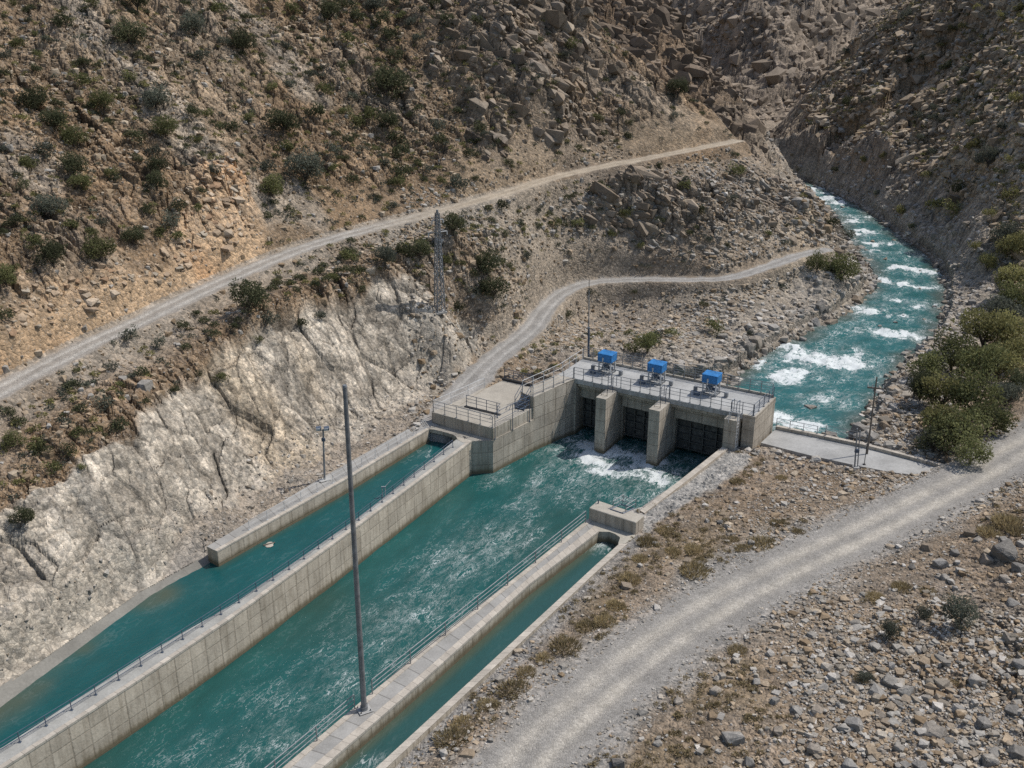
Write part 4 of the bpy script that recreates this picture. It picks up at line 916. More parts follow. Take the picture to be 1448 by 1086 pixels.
# staff gauge in the left channel, drifting debris
b = Vector(P(543,703,ZS)); sg = empty('staff_gauge', b, 0, 'white staff gauge standing in the left channel', 'gauge')
MB().tube((-.12,0,-1),(-.12,0,1.0),.04).tube((.12,0,-1),(.12,0,1.0),.04).build('post', [M_WHITE], sg); MB().box((0,-.02,.95),(.36,.05,.12)).build('cap', [M_WHITE], sg); MB().tube((.1,0,.95),(.6,.3,1.4),.02).build('bracket', [M_WHITE], sg)
# ---------------------------------------------------------------- water
def water_material(name, deep, shallow, foamc=(.70,.74,.74), rough=.2, fs=1.):
    t = NT(name, rough, .5); o = t.obj(); foam = t.attr('foam').outputs['Fac']; sh = t.attr('shallow').outputs['Fac']; fl = t.attr('flow').outputs['Vector']
    dist = t.node('ShaderNodeTexNoise', {'Vector': fl, 'Scale': .8*fs, 'Detail': 4.}).outputs['Color']
    v = t.node('ShaderNodeVectorMath', {0: fl, 1: t.node('ShaderNodeVectorMath', {0: dist, 1: (1.6,1.6,1.6)}, operation='MULTIPLY').outputs[0]}, operation='ADD').outputs[0]
    n1 = t.noise(v, 1.3*fs, 8, .68); n2 = t.noise(t.mapping(v, (1,1.,1)), 4.5*fs, 6, .7); n0 = t.noise(fl, .35*fs, 4, .6)
    # lacy foam lines: bands where noise crosses its middle value
    nl = t.noise(v, 1.0*fs, 3.2, .55); lace = t.maprange(t.math('ABSOLUTE', t.math('SUBTRACT', nl, .5)), .026, .006); lace2 = t.maprange(t.math('ABSOLUTE', t.math('SUBTRACT', n2, .5)), .05, .01)
    th = t.maprange(foam, 0, 1, .80, .36)
    body = t.node('ShaderNodeMapRange', {'Value': t.math('ADD', t.math('MULTIPLY', n1, .6), t.math('MULTIPLY', n2, .4)), 'From Min': th, 'From Max': t.math('ADD', th, .09)}).outputs[0]
    fm = t.math('MAXIMUM', body, t.math('MULTIPLY', t.math('MULTIPLY', lace, t.maprange(n0, .45, .6)), t.maprange(foam, .02, .3, 0, .7)))
    fm = t.math('MAXIMUM', fm, t.math('MULTIPLY', t.math('MULTIPLY', lace2, t.maprange(foam, .12, .6, 0, .7)), t.maprange(n1, .42, .6)))
    sp = t.vor(v, 3.2*fs); dots = t.math('MULTIPLY', t.maprange(sp.outputs['Distance'], .2, .08), t.maprange(t.node('ShaderNodeSeparateColor', {'Color': sp.outputs['Color']}).outputs[0], .72, .8))
    fm = t.math('MAXIMUM', fm, t.math('MULTIPLY', dots, t.maprange(foam, .04, .15, 0, .55)), True)
    c = t.mix(t.maprange(n0, .3, .7), deep, tuple(a*1.35 for a in deep)); c = t.mix(t.math('MULTIPLY', t.maprange(n2, .5, .75), .3), c, tuple(a*1.9 for a in deep))
    c = t.mix(sh, c, shallow); c = t.mix(t.math('MULTIPLY', t.maprange(foam, .2, 1.), .22), c, (.08,.22,.21)); c = t.mix(fm, c, foamc)
    h = t.math('ADD', t.math('ADD', t.math('MULTIPLY', n2, .5), t.math('MULTIPLY', n1, .8)), t.math('MULTIPLY', fm, .35))
    h = t.math('ADD', h, t.math('MULTIPLY', t.noise(v, 13*fs, 3, .6), .12))
    t.t.links.new(t.node('ShaderNodeMapRange', {'Value': fm, 'To Min': rough, 'To Max': .8}).outputs[0], t.b.inputs['Roughness'])
    t.b.inputs['IOR'].default_value = 1.33
    return t.out(c, t.bump(h, .5, .12))
def water(name, poly, z, res, flow_dir, mat, foamfn, shallowfn, amp=.03, stretch=2.2, z_up=None):
    xs = [p[0] for p in poly]; ys = [p[1] for p in poly]
    nx = int((max(xs)-min(xs))/res)+4; ny = int((max(ys)-min(ys))/res)+4
    X, Y = np.meshgrid(min(xs)-res+np.arange(nx)*res, min(ys)-res+np.arange(ny)*res)
    dd = sdist(X, Y, poly); keep = dd < res*1.2
    fd = flow_dir(X, Y) if callable(flow_dir) else (np.full(X.shape, math.cos(flow_dir)), np.full(X.shape, math.sin(flow_dir)))
    if callable(flow_dir): U, V = flow_dir(X, Y, True)
    else: U = X*fd[0]+Y*fd[1]; V = -X*fd[1]+Y*fd[0]
    fo = np.clip(foamfn(X, Y), 0, 1); shl = np.clip(shallowfn(X, Y, dd), 0, 1)
    wv = fbm(U*.5, V*1.0, 4, 301)*amp*2.2 + fo*(ridged(U*.55, V*.9, 4, 305)-.5)*amp*14
    ZZ = z + wv
    idx = np.arange(nx*ny).reshape(ny, nx); kf = keep[:-1,:-1] & keep[1:,:-1] & keep[:-1,1:] & keep[1:,1:]
    f = np.stack([idx[:-1,:-1], idx[:-1,1:], idx[1:,1:], idx[1:,:-1]], -1)[kf]
    used, inv = np.unique(f.reshape(-1), return_inverse=True); m = len(f)
    me = bpy.data.meshes.new(name); me.vertices.add(len(used)); me.vertices.foreach_set('co', np.stack([X, Y, ZZ], -1).reshape(-1, 3)[used].astype(np.float32).reshape(-1))
    me.loops.add(m*4); me.loops.foreach_set('vertex_index', inv.astype(np.int32).reshape(-1)); me.polygons.add(m); me.polygons.foreach_set('loop_start', np.arange(0, m*4, 4, dtype=np.int32)); me.polygons.foreach_set('use_smooth', np.ones(m, bool)); me.update(calc_edges=True)
    for n_, a_ in (('foam', fo), ('shallow', shl)):
        a = me.attributes.new(n_, 'FLOAT', 'POINT'); a.data.foreach_set('value', a_.reshape(-1)[used].astype(np.float32))
    a = me.attributes.new('flow', 'FLOAT_VECTOR', 'POINT'); a.data.foreach_set('vector', np.stack([U/stretch, V, 0*U], -1).reshape(-1, 3)[used].astype(np.float32).reshape(-1))
    me.materials.append(mat); o = link(name, me); o['kind'] = 'structure'; return o
def blobs(X, Y, lst, z):
    f = np.zeros(X.shape)
    for px, py, rx, ry, amp in lst:      # centre in the photo, reach along and across the flow in metres
        c = P(px, py, z); dx = X-c[0]; dy = Y-c[1]; a = R(58); u = dx*math.cos(a)+dy*math.sin(a); v = -dx*math.sin(a)+dy*math.cos(a)
        f = np.maximum(f, amp*np.exp(-(u/rx)**2-(v/ry)**2))
    return f
W_CANAL = water_material('canal_water', (.013,.080,.077), (.035,.070,.054), fs=1.9); W_CALM = water_material('calm_water', (.009,.072,.076), (.085,.10,.07), rough=.12); W_RIVER = water_material('river_water', (.020,.105,.106), (.075,.08,.06), fs=1.15)
FD = R(59)
MPOLY = [tuple(p[:2]) for p in ext([P(*p, 0) for p in [(-60,1128),(4.6,1086),(196,962),(330,872),(498,750),(667,624),(697,622),(755,588)]], 15)]+[tuple(bl(-.4,0,0).xy), tuple(bl(-.1,2.3,0).xy), tuple(bl(16.6,2.3,0).xy), tuple(bl(16.6,-1.5,0).xy)]+[P(*p,0)[:2] for p in [(1022,633),(905,720),(833,733),(748,801),(608,910),(399,1086)]]+[ext(E1,0.1,False)[-1][:2]]
MPOLY[0] = tuple(ext([P(*p,0) for p in [(-60,1128),(4.6,1086)]],15)[0][:2])
water('main_canal_water', MPOLY, ZM, .22, FD, W_CANAL,
      lambda X, Y: blobs(X, Y, [(855,660,4,3,.85),(800,632,3.,2.2,.7),(845,625,2.5,2,.6),(905,640,3.5,2,.75),(950,672,4,2.2,.8),(880,665,5,3,.6),(760,700,5,1.5,.35),(760,685,2,1,.45),(700,770,5,3,.45),(650,800,5,3,.5),(610,850,5,2.5,.45),(560,880,6,3,.4),(480,960,8,3,.3),(520,905,6,3,.3),(420,1010,9,4,.22),(330,1060,8,4,.22),(700,675,2.0,1.2,.35),(830,650,3.5,4,.8),(870,645,3,3,.9),(925,655,3,2.5,.8),(900,668,3,3.5,.7),(805,622,3,1.6,.7),(985,655,3,2,.6),(820,640,3,2,.6),(945,662,3,2.5,.75),(965,670,2.5,2,.65),(790,650,4,1.6,.5),(835,635,3,3,.8),(885,650,4,3,.8),(935,670,3.5,3,.75),(840,680,5,3,.5),(900,690,4,3,.45)], ZM)*(.75+.25*smooth(66,80,Y))*(.85+.5*smooth(-.3,.3,fbm(X*.4,Y*.4,4,349))) + .035,
      lambda X, Y, d: .55*np.exp(-np.abs(sdist(X, Y, [q[:2] for q in DIV_F]+[q[:2] for q in offset(DIV_F, -.5)][::-1]))/1.2)*smooth(-.3,.4,fbm(X*.1,Y*.1,3,320)) + .3*smooth(.0,.5,fbm(X*.08,Y*.08,3,322)))
LPOLY = [tuple(p[:2]) for p in DIV_B] + [tuple(bl(-4.5,-9.5,0).xy), tuple(bl(-9,-9.5,0).xy)] + [P(*p,0)[:2] for p in [(602,603),(495,670),(300,778)]] + [P(*p,-.95)[:2] for p in [(290,785),(198,839),(0,977)]] + [(BK_U[0][0], BK_U[0][1])]
water('side_channel_water', LPOLY, ZS, .25, FD, W_CALM, lambda X, Y: .035+0*X + blobs(X, Y, [(600,640,2,1,.2)], ZS),
      lambda X, Y, d: .95*smooth(2.6, .4, seg_dist(X, Y, [P(219,841,ZS), P(0,999,ZS), P(-150,1106,ZS), BK_L[0]])[0])*smooth(-.5,.3,fbm(X*.2,Y*.2,3,330)) + .35*smooth(.7,0,seg_dist(X, Y, LW_F)[0]), amp=.012)
NPOLY = [P(*p,0)[:2] for p in [(874,769),(877,760),(870,755),(862,752),(846.7,751.7)]]+[p[:2] for p in E2[1:]]+[p[:2] for p in CI[::-1][:-1]]
water('narrow_channel_water', NPOLY, ZN, .2, FD, W_CALM, lambda X, Y: .03+blobs(X, Y, [(845,772,1.,1.,.5),(520,1090,1.5,.8,.5)], ZN), lambda X, Y, d: .55*smooth(-.8, -.1, d)+.25, amp=.01)
rc_ = [( (a[0]+b[0])/2, (a[1]+b[1])/2, 0) for a, b in zip([RIV_L[i] for i in (1,4,6,8,10,12,14,15,17)], [RIV_R[i] for i in (17,13,11,9,7,5,3,2,0)])]; rc_ = spl(rc_, 6)
def river_flow(X, Y, uv=False):
    best = np.full(X.shape, 1e9); U = np.zeros(X.shape); V = U.copy(); acc = 0
    for i in range(len(rc_)-1):
        a, b = rc_[i], rc_[i+1]; ex, ey = b[0]-a[0], b[1]-a[1]; L = math.hypot(ex, ey); ex /= L; ey /= L
        t = np.clip((X-a[0])*ex+(Y-a[1])*ey, 0, L); d = np.hypot(X-a[0]-t*ex, Y-a[1]-t*ey); s_ = (X-a[0])*ey*-1+(Y-a[1])*ex
        m = d < best; best = np.where(m, d, best); U = np.where(m, acc+t, U); V = np.where(m, s_, V); acc += L
    return U, V
def river_foam(X, Y):
    U, V = river_flow(X, Y, True)
    f = .17 + blobs(X, Y, [(1150,505,3.5,6,1.),(1110,530,3,4,.85),(1190,500,3,3,.7),(1085,515,2,3,.5),(1170,565,4,3,.45),(1110,595,2.5,4,.6),(1140,603,2,4,.5),(1240,468,2,6,.85),(1275,478,1.5,3,.7),(1230,440,1.5,5,.55),(1290,430,2,4,.6),(1270,400,1.8,6,.75),(1230,375,1.5,5,.55),(1285,382,1.8,5,.75),(1265,360,2,5,.6),(1220,330,4,3,.75),(1245,345,3,4,.65),(1205,312,5,3,.7),(1180,290,6,3,.65),(1160,278,6,4,.7),(1140,270,6,4,.7)], ZR)
    bands = smooth(.5, .95, np.sin(U*.62+5.5*fbm(X*.10, Y*.10, 4, 341))*.5+.5)*smooth(-.35, .25, fbm(X*.16, Y*.16, 3, 343))
    up = smooth(112, 135, np.hypot(X, Y))
    return np.clip(f*(.45+.85*smooth(-.3, .35, fbm(X*.45, Y*.45, 5, 347))) + bands*(.08+.14*up) + .04*up + .42*blobs(X, Y, [(1150,508,3.2,5,1.),(1112,530,2.5,3.5,.9),(1120,598,1.6,4,.7),(1240,470,1.4,4,.6),(1270,402,1.4,4,.6),(1215,332,2.5,3,.5)], ZR)*smooth(-.45,.1,fbm(X*.5,Y*.5,4,360)), 0, .95)
RP = [(p[0], p[1]) for p in RIV_L]+[(p[0], p[1]) for p in RIV_R]
RP2 = list(RP)
water('river_water', RP2, ZR, .3, river_flow, W_RIVER, river_foam, lambda X, Y, d: .8*smooth(-2.6, .2, d + fbm(X*.3, Y*.3, 3, 350)*1.6), amp=.055, stretch=1.3)
# ---------------------------------------------------------------- plants
def leaf_material(name, col, col2):
    t = NT(name, .8, .2); o = t.obj(); r = t.node('ShaderNodeObjectInfo').outputs['Random']; s = t.attr('shade').outputs['Fac']; n = t.noise(o, 2.2, 3, .6)
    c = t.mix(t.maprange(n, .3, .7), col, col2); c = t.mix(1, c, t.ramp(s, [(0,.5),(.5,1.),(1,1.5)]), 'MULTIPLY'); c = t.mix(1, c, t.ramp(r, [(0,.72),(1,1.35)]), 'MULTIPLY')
    m_ = t.out(c); tr = t.node('ShaderNodeBsdfTranslucent', {'Color': c}); mx = t.node('ShaderNodeMixShader', {0: .35, 1: t.b.outputs[0], 2: tr.outputs[0]}); t.t.links.new(mx.outputs[0], t.n['Material Output'].inputs[0]); return m_
L_DARK = leaf_material('dark_foliage', (.072,.080,.042), (.108,.114,.062)); L_GREY = leaf_material('grey_foliage', (.095,.105,.080), (.135,.142,.11)); L_OLIVE = leaf_material('olive_foliage', (.185,.178,.075), (.275,.255,.11))
L_GREEN = leaf_material('green_foliage', (.12,.13,.055), (.18,.182,.08)); L_DRY = leaf_material('dry_grass', (.27,.215,.12), (.37,.30,.17)); M_BARK = metal('bark', (.085,.07,.055), .9, 0, .4)
def quads_mesh(name, C, A, B, shade, mats):
    """many small leaf faces: centre C, half-vectors A and B"""
    n = len(C); v = np.stack([C-A*.5, C+B, C+A*1.1, C-B], 1).reshape(-1, 3).astype(np.float32)
    me = bpy.data.meshes.new(name); me.vertices.add(n*4); me.vertices.foreach_set('co', v.reshape(-1)); me.loops.add(n*4); me.loops.foreach_set('vertex_index', np.arange(n*4, dtype=np.int32))
    me.polygons.add(n); me.polygons.foreach_set('loop_start', np.arange(0, n*4, 4, dtype=np.int32)); me.update(calc_edges=True)
    a = me.attributes.new('shade', 'FLOAT', 'POINT'); a.data.foreach_set('value', np.repeat(shade, 4).astype(np.float32)); me.materials.append(mats); return me
def unit(a): return a/(np.linalg.norm(a, axis=-1, keepdims=True)+1e-9)
def crown_mesh(name, n, leaf, seed, k=14, squash=.8, lift=.0, mat=None):
    g = np.random.default_rng(seed); d = unit(g.normal(size=(k, 3))); d[:, 2] = np.abs(d[:, 2])*1.1-.15
    c = d*g.uniform(.35, .72, (k, 1)); rr = g.uniform(.24, .44, k); i = g.integers(0, k, n); q = unit(g.normal(size=(n, 3))); rad = g.uniform(.35, 1., (n, 1))**.4
    C = c[i]+q*rad*rr[i][:, None]; C[:, 2] = C[:, 2]*squash+.45*squash+lift; m = C[:, 2] > .02+.0*lift; C = C[m]; q = q[m]
    A = unit(q*.7+g.normal(size=C.shape)*.7)*leaf*g.uniform(.6, 1.3, (len(C), 1)); B = unit(np.cross(A, g.normal(size=C.shape)))*leaf*.45
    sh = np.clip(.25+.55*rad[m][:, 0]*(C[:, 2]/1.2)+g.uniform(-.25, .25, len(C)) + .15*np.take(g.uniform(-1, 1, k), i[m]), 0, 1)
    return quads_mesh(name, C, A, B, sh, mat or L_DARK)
def stems_mesh(name, n, seed, h=.8, r=.03):
    g = random.Random(seed); mb = MB(); mb.tube((0,0,-.15), (.02,.01,h*.45), r*1.7, 6, r*1.1)
    for k in range(n):
        a = 2*math.pi*k/n+g.random(); t = g.uniform(.3,.6); p = Vector((.02,.01,h*.1+.25*h*g.random())); m = Vector((math.cos(a)*t*.5, math.sin(a)*t*.5, h*.55)); e = Vector((math.cos(a)*t, math.sin(a)*t, h*g.uniform(.8,1.1)))
        mb.tube(p, m, r, 5, r*.7); mb.tube(m, e, r*.7, 5, r*.3)
    return mb.mesh(name, M_BARK)
def tuft_mesh(name, n, seed, mat=None):
    g = np.random.default_rng(seed); a = g.uniform(0, 2*math.pi, n); b = np.sqrt(g.uniform(0, 1, n)); base = np.stack([np.cos(a)*b*.75, np.sin(a)*b*.75, 0*a], 1)
    out_ = np.stack([np.cos(a)*b*.6+g.normal(size=n)*.25, np.sin(a)*b*.6+g.normal(size=n)*.25, g.uniform(.35, 1., n)], 1)*.42*(1.15-.6*b[:, None])
    C = base+out_*.5; A = out_*.62; B = unit(np.cross(out_, g.normal(size=C.shape)))*.022
    return quads_mesh(name, C, A, B, np.clip(g.uniform(.1, 1, n), 0, 1), mat or L_DRY)
SMALL = [crown_mesh('shrub', 460, .10, 10+k, 9+k, .72+.05*k) for k in range(5)]
BIG = [crown_mesh('crown', 2500, .055, 30+k, 17+2*k, .85, .12) for k in range(4)]
STEM = [stems_mesh('trunk', 6+k, 50+k) for k in range(3)]
TUFT = [tuft_mesh('dry_tuft', 620, 60+k) for k in range(4)]
def setmat(o, m):
    o.material_slots[0].link = 'OBJECT'; o.material_slots[0].material = m
n_plants = 0; PL_POS = []
def plant(px, py, w, kind, label, group, lower=.30, big=None, cat='shrub', name='shrub'):
    """a plant whose crown shows w photo pixels wide around (px, py)"""
    global n_plants
    h_ = hit(px, py+w*lower)
    if h_ is None: return None
    X, Y, _ = h_; Zg = ground(X, Y)
    if min(float(seg_d(X, Y, ROAD_A)), float(seg_d(X, Y, ROAD_B)), float(seg_d(X, Y, ROAD_C))-1.2) < 1.55 and w < 40: return None
    dep = Y*CP-(Zg-CAMZ)*SP; rr = w/2*dep/F0*(1.3 if kind != 'y' else 1.35)
    if not visible((X, Y, Zg+rr*.5), .2): return None
    rz = random.uniform(0, 6.28); mat = {'d': L_DARK, 'g': L_GREY, 'o': L_OLIVE, 'n': L_GREEN, 'y': L_DRY}[kind]
    s = (rr*random.uniform(.9,1.1), rr*random.uniform(.9,1.1), rr*random.uniform(.95,1.25))
    PL_POS.append((X, Y, rr)); n_plants += 1
    if kind == 'y':
        o = link('dry_grass_tuft', TUFT[n_plants % 4], None, (X, Y, Zg-.03), (0,0,rz), s); setmat(o, mat); tag(o, label, 'grass tuft', group); return o
    if w >= 30 if big is None else big:
        o = empty(name, (X, Y, Zg-.05), rz, label, cat, group); o.scale = s
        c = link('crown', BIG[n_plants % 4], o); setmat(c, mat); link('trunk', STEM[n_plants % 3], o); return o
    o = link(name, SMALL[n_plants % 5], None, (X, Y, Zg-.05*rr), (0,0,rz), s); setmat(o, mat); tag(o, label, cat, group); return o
def grid_m(arr, p):
    return float(arr[int(np.clip(round(float(np.interp(math.hypot(p[0], p[1]), DI, np.arange(ND)))), 0, ND-1)), int(np.clip(round((math.atan2(p[0], p[1])-AZ[0])/(AZ[1]-AZ[0])), 0, NA-1))])
def seg_d(X, Y, pts):
    a = np.array(pts); b = a[1:, :2]-a[:-1, :2]; v = np.array([X, Y])-a[:-1, :2]; t = np.clip((v*b).sum(1)/(b*b).sum(1), 0, 1); return np.hypot(*(v-b*t[:, None]).T).min()
UP = 'shrubs on the hillside above the upper road'; SP_ = 'shrubs on the rocky spur between the roads'; LO = 'shrubs between the upper road and the white cutting'; RM_ = 'shrubs on the mountainside across the river'; TH = 'bushes in the thicket on the right river bank'; DR = 'dry grass tufts beside the gravel road'
named = [
 (185,50,46,'d','large round dark green bush near the top left, beside the pale rock rib','bush'),(50,145,42,'d','upper bush of the dark green row of three at far left','bush'),(78,172,44,'d','middle bush of the dark green row of three at far left','bush'),(105,197,38,'n','lowest and greenest bush of the row of three at far left','bush'),
 (548,124,52,'d','big round dark green bush standing alone below the top rock outcrops','bush'),(401,178,48,'d','tall dark green bush above the fork of small bushes, left of centre','bush'),(432,245,54,'g','wide grey-green bush just up the slope from the upper road bend','bush'),(386,268,40,'n','green bush on the rim of the orange landslip','bush'),
 (352,424,60,'d','large dark green bush just below the upper road, above the white cutting','bush'),(344,62,38,'d','dark green bush above the small brown crag at upper left','bush'),(77,364,46,'d','dark green bush near the left edge above the orange road cutting','bush'),(10,396,34,'n','bright green bush cut by the left edge of the photo','bush'),
 (70,296,46,'g','sprawling grey-blue bush at the left side of the hillside','bush'),(222,145,40,'g','grey-blue bush on the pale rock rib at upper left','bush'),(545,368,34,'g','grey-blue spiky bush left of the lattice pylon','bush'),(594,357,36,'d','dark bush directly behind the lattice pylon','bush'),(641,325,34,'d','dark green bush right of the pylon head, below the upper road','bush'),
 (689,376,42,'d','wide dark bush right of the lattice pylon','bush'),(698,411,42,'d','dark low bush at the foot of the slope above the lower road bend','bush'),(1189,384,48,'n','large green bush on the nose of the spur above the river','bush'),(1155,376,32,'n','smaller green bush left of the large one on the spur nose','bush'),
 (915,488,38,'n','green bush on the rubble slope right behind the middle blue hoist','bush'),(958,131,30,'d','dark bush on the skyline of the spur','bush'),(1396,228,36,'g','largest grey bush on the mountainside at upper right','bush'),(142,353,42,'n','yellowish green bush above the orange road cutting','bush')]
for px, py, w_, k, lab, cat_ in named: plant(px, py, w_, k, lab, None, big=True, cat=cat_, name='bush')
# riverbank thicket
thick = [(1433,351,44,'o'),(1431,398,46,'o'),(1434,425,40,'n'),(1412,442,50,'g'),(1388,471,60,'o'),(1422,470,52,'o'),(1310,520,50,'n'),(1345,500,60,'n'),(1385,520,62,'n'),(1330,556,60,'o'),(1372,568,62,'n'),(1410,515,52,'o'),(1350,608,66,'n'),(1395,592,52,'n'),(1300,552,40,'d'),(1328,596,48,'o'),(1432,500,44,'o'),(1436,545,34,'d'),(1318,625,36,'d'),(1372,638,44,'n'),(1420,560,40,'g'),(1395,374,24,'o'),(1418,333,38,'g')]
tl = ['yellow-green bush at the right edge above the river bend','yellow-green bush just below it at the right edge, facing the rapids',None]
for i, (px, py, w_, k) in enumerate(thick):
    plant(px, py, w_*1.2, k, {'o':'yellow-green leafy bush in the thicket on the right river bank','n':'mid-green leafy bush in the thicket on the right river bank','d':'dark green leafy bush in the thicket on the right river bank','g':'grey-green twiggy bush in the thicket on the right river bank'}[k], TH, big=True, cat='bush', name='bush', lower=.35)
small = {UP: ([(148,150,30),(90,32,28),(28,62,22),(8,80,20),(6,108,22),(130,5,22),(195,8,36),(310,8,24),(120,92,20),(112,113,25),(184,110,20),(210,85,18),(275,40,34),(317,60,18),(290,85,24),(55,82,16),(43,235,26),(105,235,38),(225,238,30),(222,260,32),(195,195,24),(235,183,34),(273,158,22),(292,160,20),(330,178,26),(352,168,18),(305,247,20),(172,137,14),(218,215,22),(160,247,18),(115,262,30),(285,268,18),(65,60,18),(280,200,16),(62,210,28),(5,212,18),
 (403,210,26),(526,162,26),(549,175,32),(558,200,26),(567,218,28),(447,158,28),(410,120,20),(460,125,24),(490,158,18),(505,175,26),(492,198,20),(620,175,24),(621,198,20),(666,218,18),(678,185,20),(645,157,18),(582,160,16),(552,50,25),(593,57,20),(540,32,26),(507,26,22),(530,10,32),(492,6,24),(630,30,26),(581,33,20),(568,22,18),(596,14,18),(615,5,18),(672,30,20),(415,15,24),(468,22,32),(490,55,24),(404,65,18),(555,80,22),(500,138,16),(380,237,26),(450,97,14),(486,95,16),(440,105,16),(473,220,24),(472,243,18),(542,230,20),(567,243,26),(498,252,20),(605,243,16),(650,258,28),(672,252,14),(625,255,16),(532,212,14),(565,262,22),(592,233,14),(686,190,14),(702,202,14),(717,230,16),
 (24,314,26),(100,318,24),(130,326,20),(146,316,16),(189,338,32),(242,316,26),(226,331,22),(250,336,22),(22,377,16),(46,341,26),(252,295,24),(280,295,18),(210,295,20),(808,68,24),(800,83,20),(762,60,14),(758,114,16),(844,165,18),(879,158,16),(891,175,14),(953,166,14),(888,190,12),(665,130,14),(700,95,12),(730,75,12)], 'dng'),
 LO: ([(184,478,26),(212,456,16),(382,450,26),(403,362,22),(446,349,16),(470,392,18),(494,360,24),(492,384,18),(510,411,18),(451,445,22),(429,457,16),(36,732,34),(74,664,24),(99,640,22),(110,610,24),(20,624,30),(53,629,24),(145,570,28),(226,487,20),(246,551,20),(311,533,22),(282,528,14),(12,586,20),(261,462,20),(116,660,14),(330,460,16),(420,410,14),(365,480,14),(160,520,16)], 'dgn'),
 SP_: ([(570,356,26),(632,365,20),(650,371,16),(667,415,22),(720,377,16),(648,436,20),(561,317,14),(575,312,14),(711,290,20),(785,316,22),(818,319,18),(745,364,16),(866,333,16),(968,267,20),(933,312,16),(950,471,22),(928,478,20),(835,416,14),(804,443,18),(893,492,20),(1040,241,24),(1036,283,16),(970,255,14),(933,234,12),(1173,311,22),(1198,331,18),(1010,466,24),(1123,374,18),(1060,470,14),(890,470,14),(760,300,12),(1000,340,13),(905,350,13),(1085,330,14),(850,300,12)], 'dgn'),
 RM_: ([(1382,19,18),(1361,41,16),(1367,5,14),(1439,17,18),(1343,53,14),(1396,53,12),(1327,65,13),(1415,31,14),(1335,101,22),(1410,132,20),(1436,142,24),(1393,163,16),(1374,180,20),(1417,179,18),(1379,207,24),(1355,211,14),(1328,84,12),(1299,108,12),(1220,233,14),(1446,235,16),(1430,274,26),(1353,268,24),(1346,299,28),(1274,297,22),(1322,290,28),(1379,348,20),(1182,240,15),(1300,200,12),(1270,160,11),(1250,220,13),(1310,250,15),(1400,300,18),(1290,320,14),(1240,275,12),(1420,90,14),(1385,110,13),(1350,150,13),(1330,180,13)], 'dgo')}
LAB = {UP: 'small %s shrub on the stony hillside above the upper road', LO: 'small %s shrub between the upper road and the white rock cutting', SP_: 'small %s shrub on the rocky spur above or below the lower road', RM_: 'small %s shrub on the mountainside across the river'}
WORD = {'d': 'dark green', 'n': 'fresh green', 'g': 'grey-green', 'o': 'olive'}
for grp, (lst, kinds) in small.items():
    for i, (px, py, w_) in enumerate(lst):
        k = kinds[(px*7+py*3) % len(kinds)]; plant(px, py, w_*1.05, k, LAB[grp] % WORD[k], grp, big=(w_ >= 30))
gp = random.Random(11); extra = [(0,0,560,330,UP,'dng',18),(560,20,900,225,UP,'dng',6),(20,400,560,640,LO,'dgn',4),(640,300,1150,470,SP_,'dgn',10),(1130,20,1448,330,RM_,'dgo',14)]
taken = []
for x0_, y0_, x1_, y1_, g_, kinds, cnt in extra:
    made = 0; tries = 0
    while made < cnt and tries < 900:
        tries += 1; px, py = gp.uniform(x0_, x1_), gp.uniform(y0_, y1_); h_ = hit(px, py)
        if h_ is None or h_[2] < 1.5: continue
        if g_ == UP and h_[2] < 11: continue
        if grid_m(mPale, h_) > .2 or grid_m(mSlip, h_) > .3 or (g_ == RM_ and grid_m(region, h_) != 4) or (g_ != RM_ and grid_m(region, h_) in (4, 5, 7)): continue
        if any(math.hypot(h_[0]-q[0], h_[1]-q[1]) < 1.3+q[2] for q in PL_POS): continue
        k = gp.choice(kinds)
        if plant(px, py, gp.choice((10,12,14,16,20)), k, LAB[g_] % WORD[k], g_, big=False) is not None: made += 1
for i, (px, py, w_) in enumerate([(1043,677,20),(1105,672,16),(981,771,26),(981,798,40),(952,775,20),(1037,758,16),(1076,760,36),(1050,770,20),(1213,723,26),(1163,740,24),(881,856,20),(856,872,28),(1275,825,28),(1312,831,22),(1238,839,26),(1217,955,20),(1001,905,20),(1041,880,14),(1043,914,28),(968,940,18),(640,1035,48),(655,1015,30),(725,965,40),(800,905,38),(745,945,28),(770,925,26),(830,880,30),(890,812,30),(915,760,28),(870,850,26),(940,745,22),(905,785,22),(1428,731,44),(1400,745,34),(1440,745,30),(1100,735,20),(1130,748,16),(690,990,26),(1350,960,18),(1150,1000,16),(1080,840,12)]):
    plant(px, py, w_, 'y', 'dry straw-coloured grass tuft on the stony ground beside the gravel road', DR)
for px, py, w_, lab in [(1258,893,32,'small dark twiggy bush among the boulders at lower right'),(1354,872,50,'wide dark twiggy bush in the rubble near the right edge'),(1304,868,26,'low grey-green shrub left of the wide twiggy bush in the rubble'),(1222,958,22,'small upright dark shrub behind a boulder at lower right')]:
    plant(px, py, w_, 'g', lab, None, big=True, cat='bush', name='bush')
print('plants', n_plants)
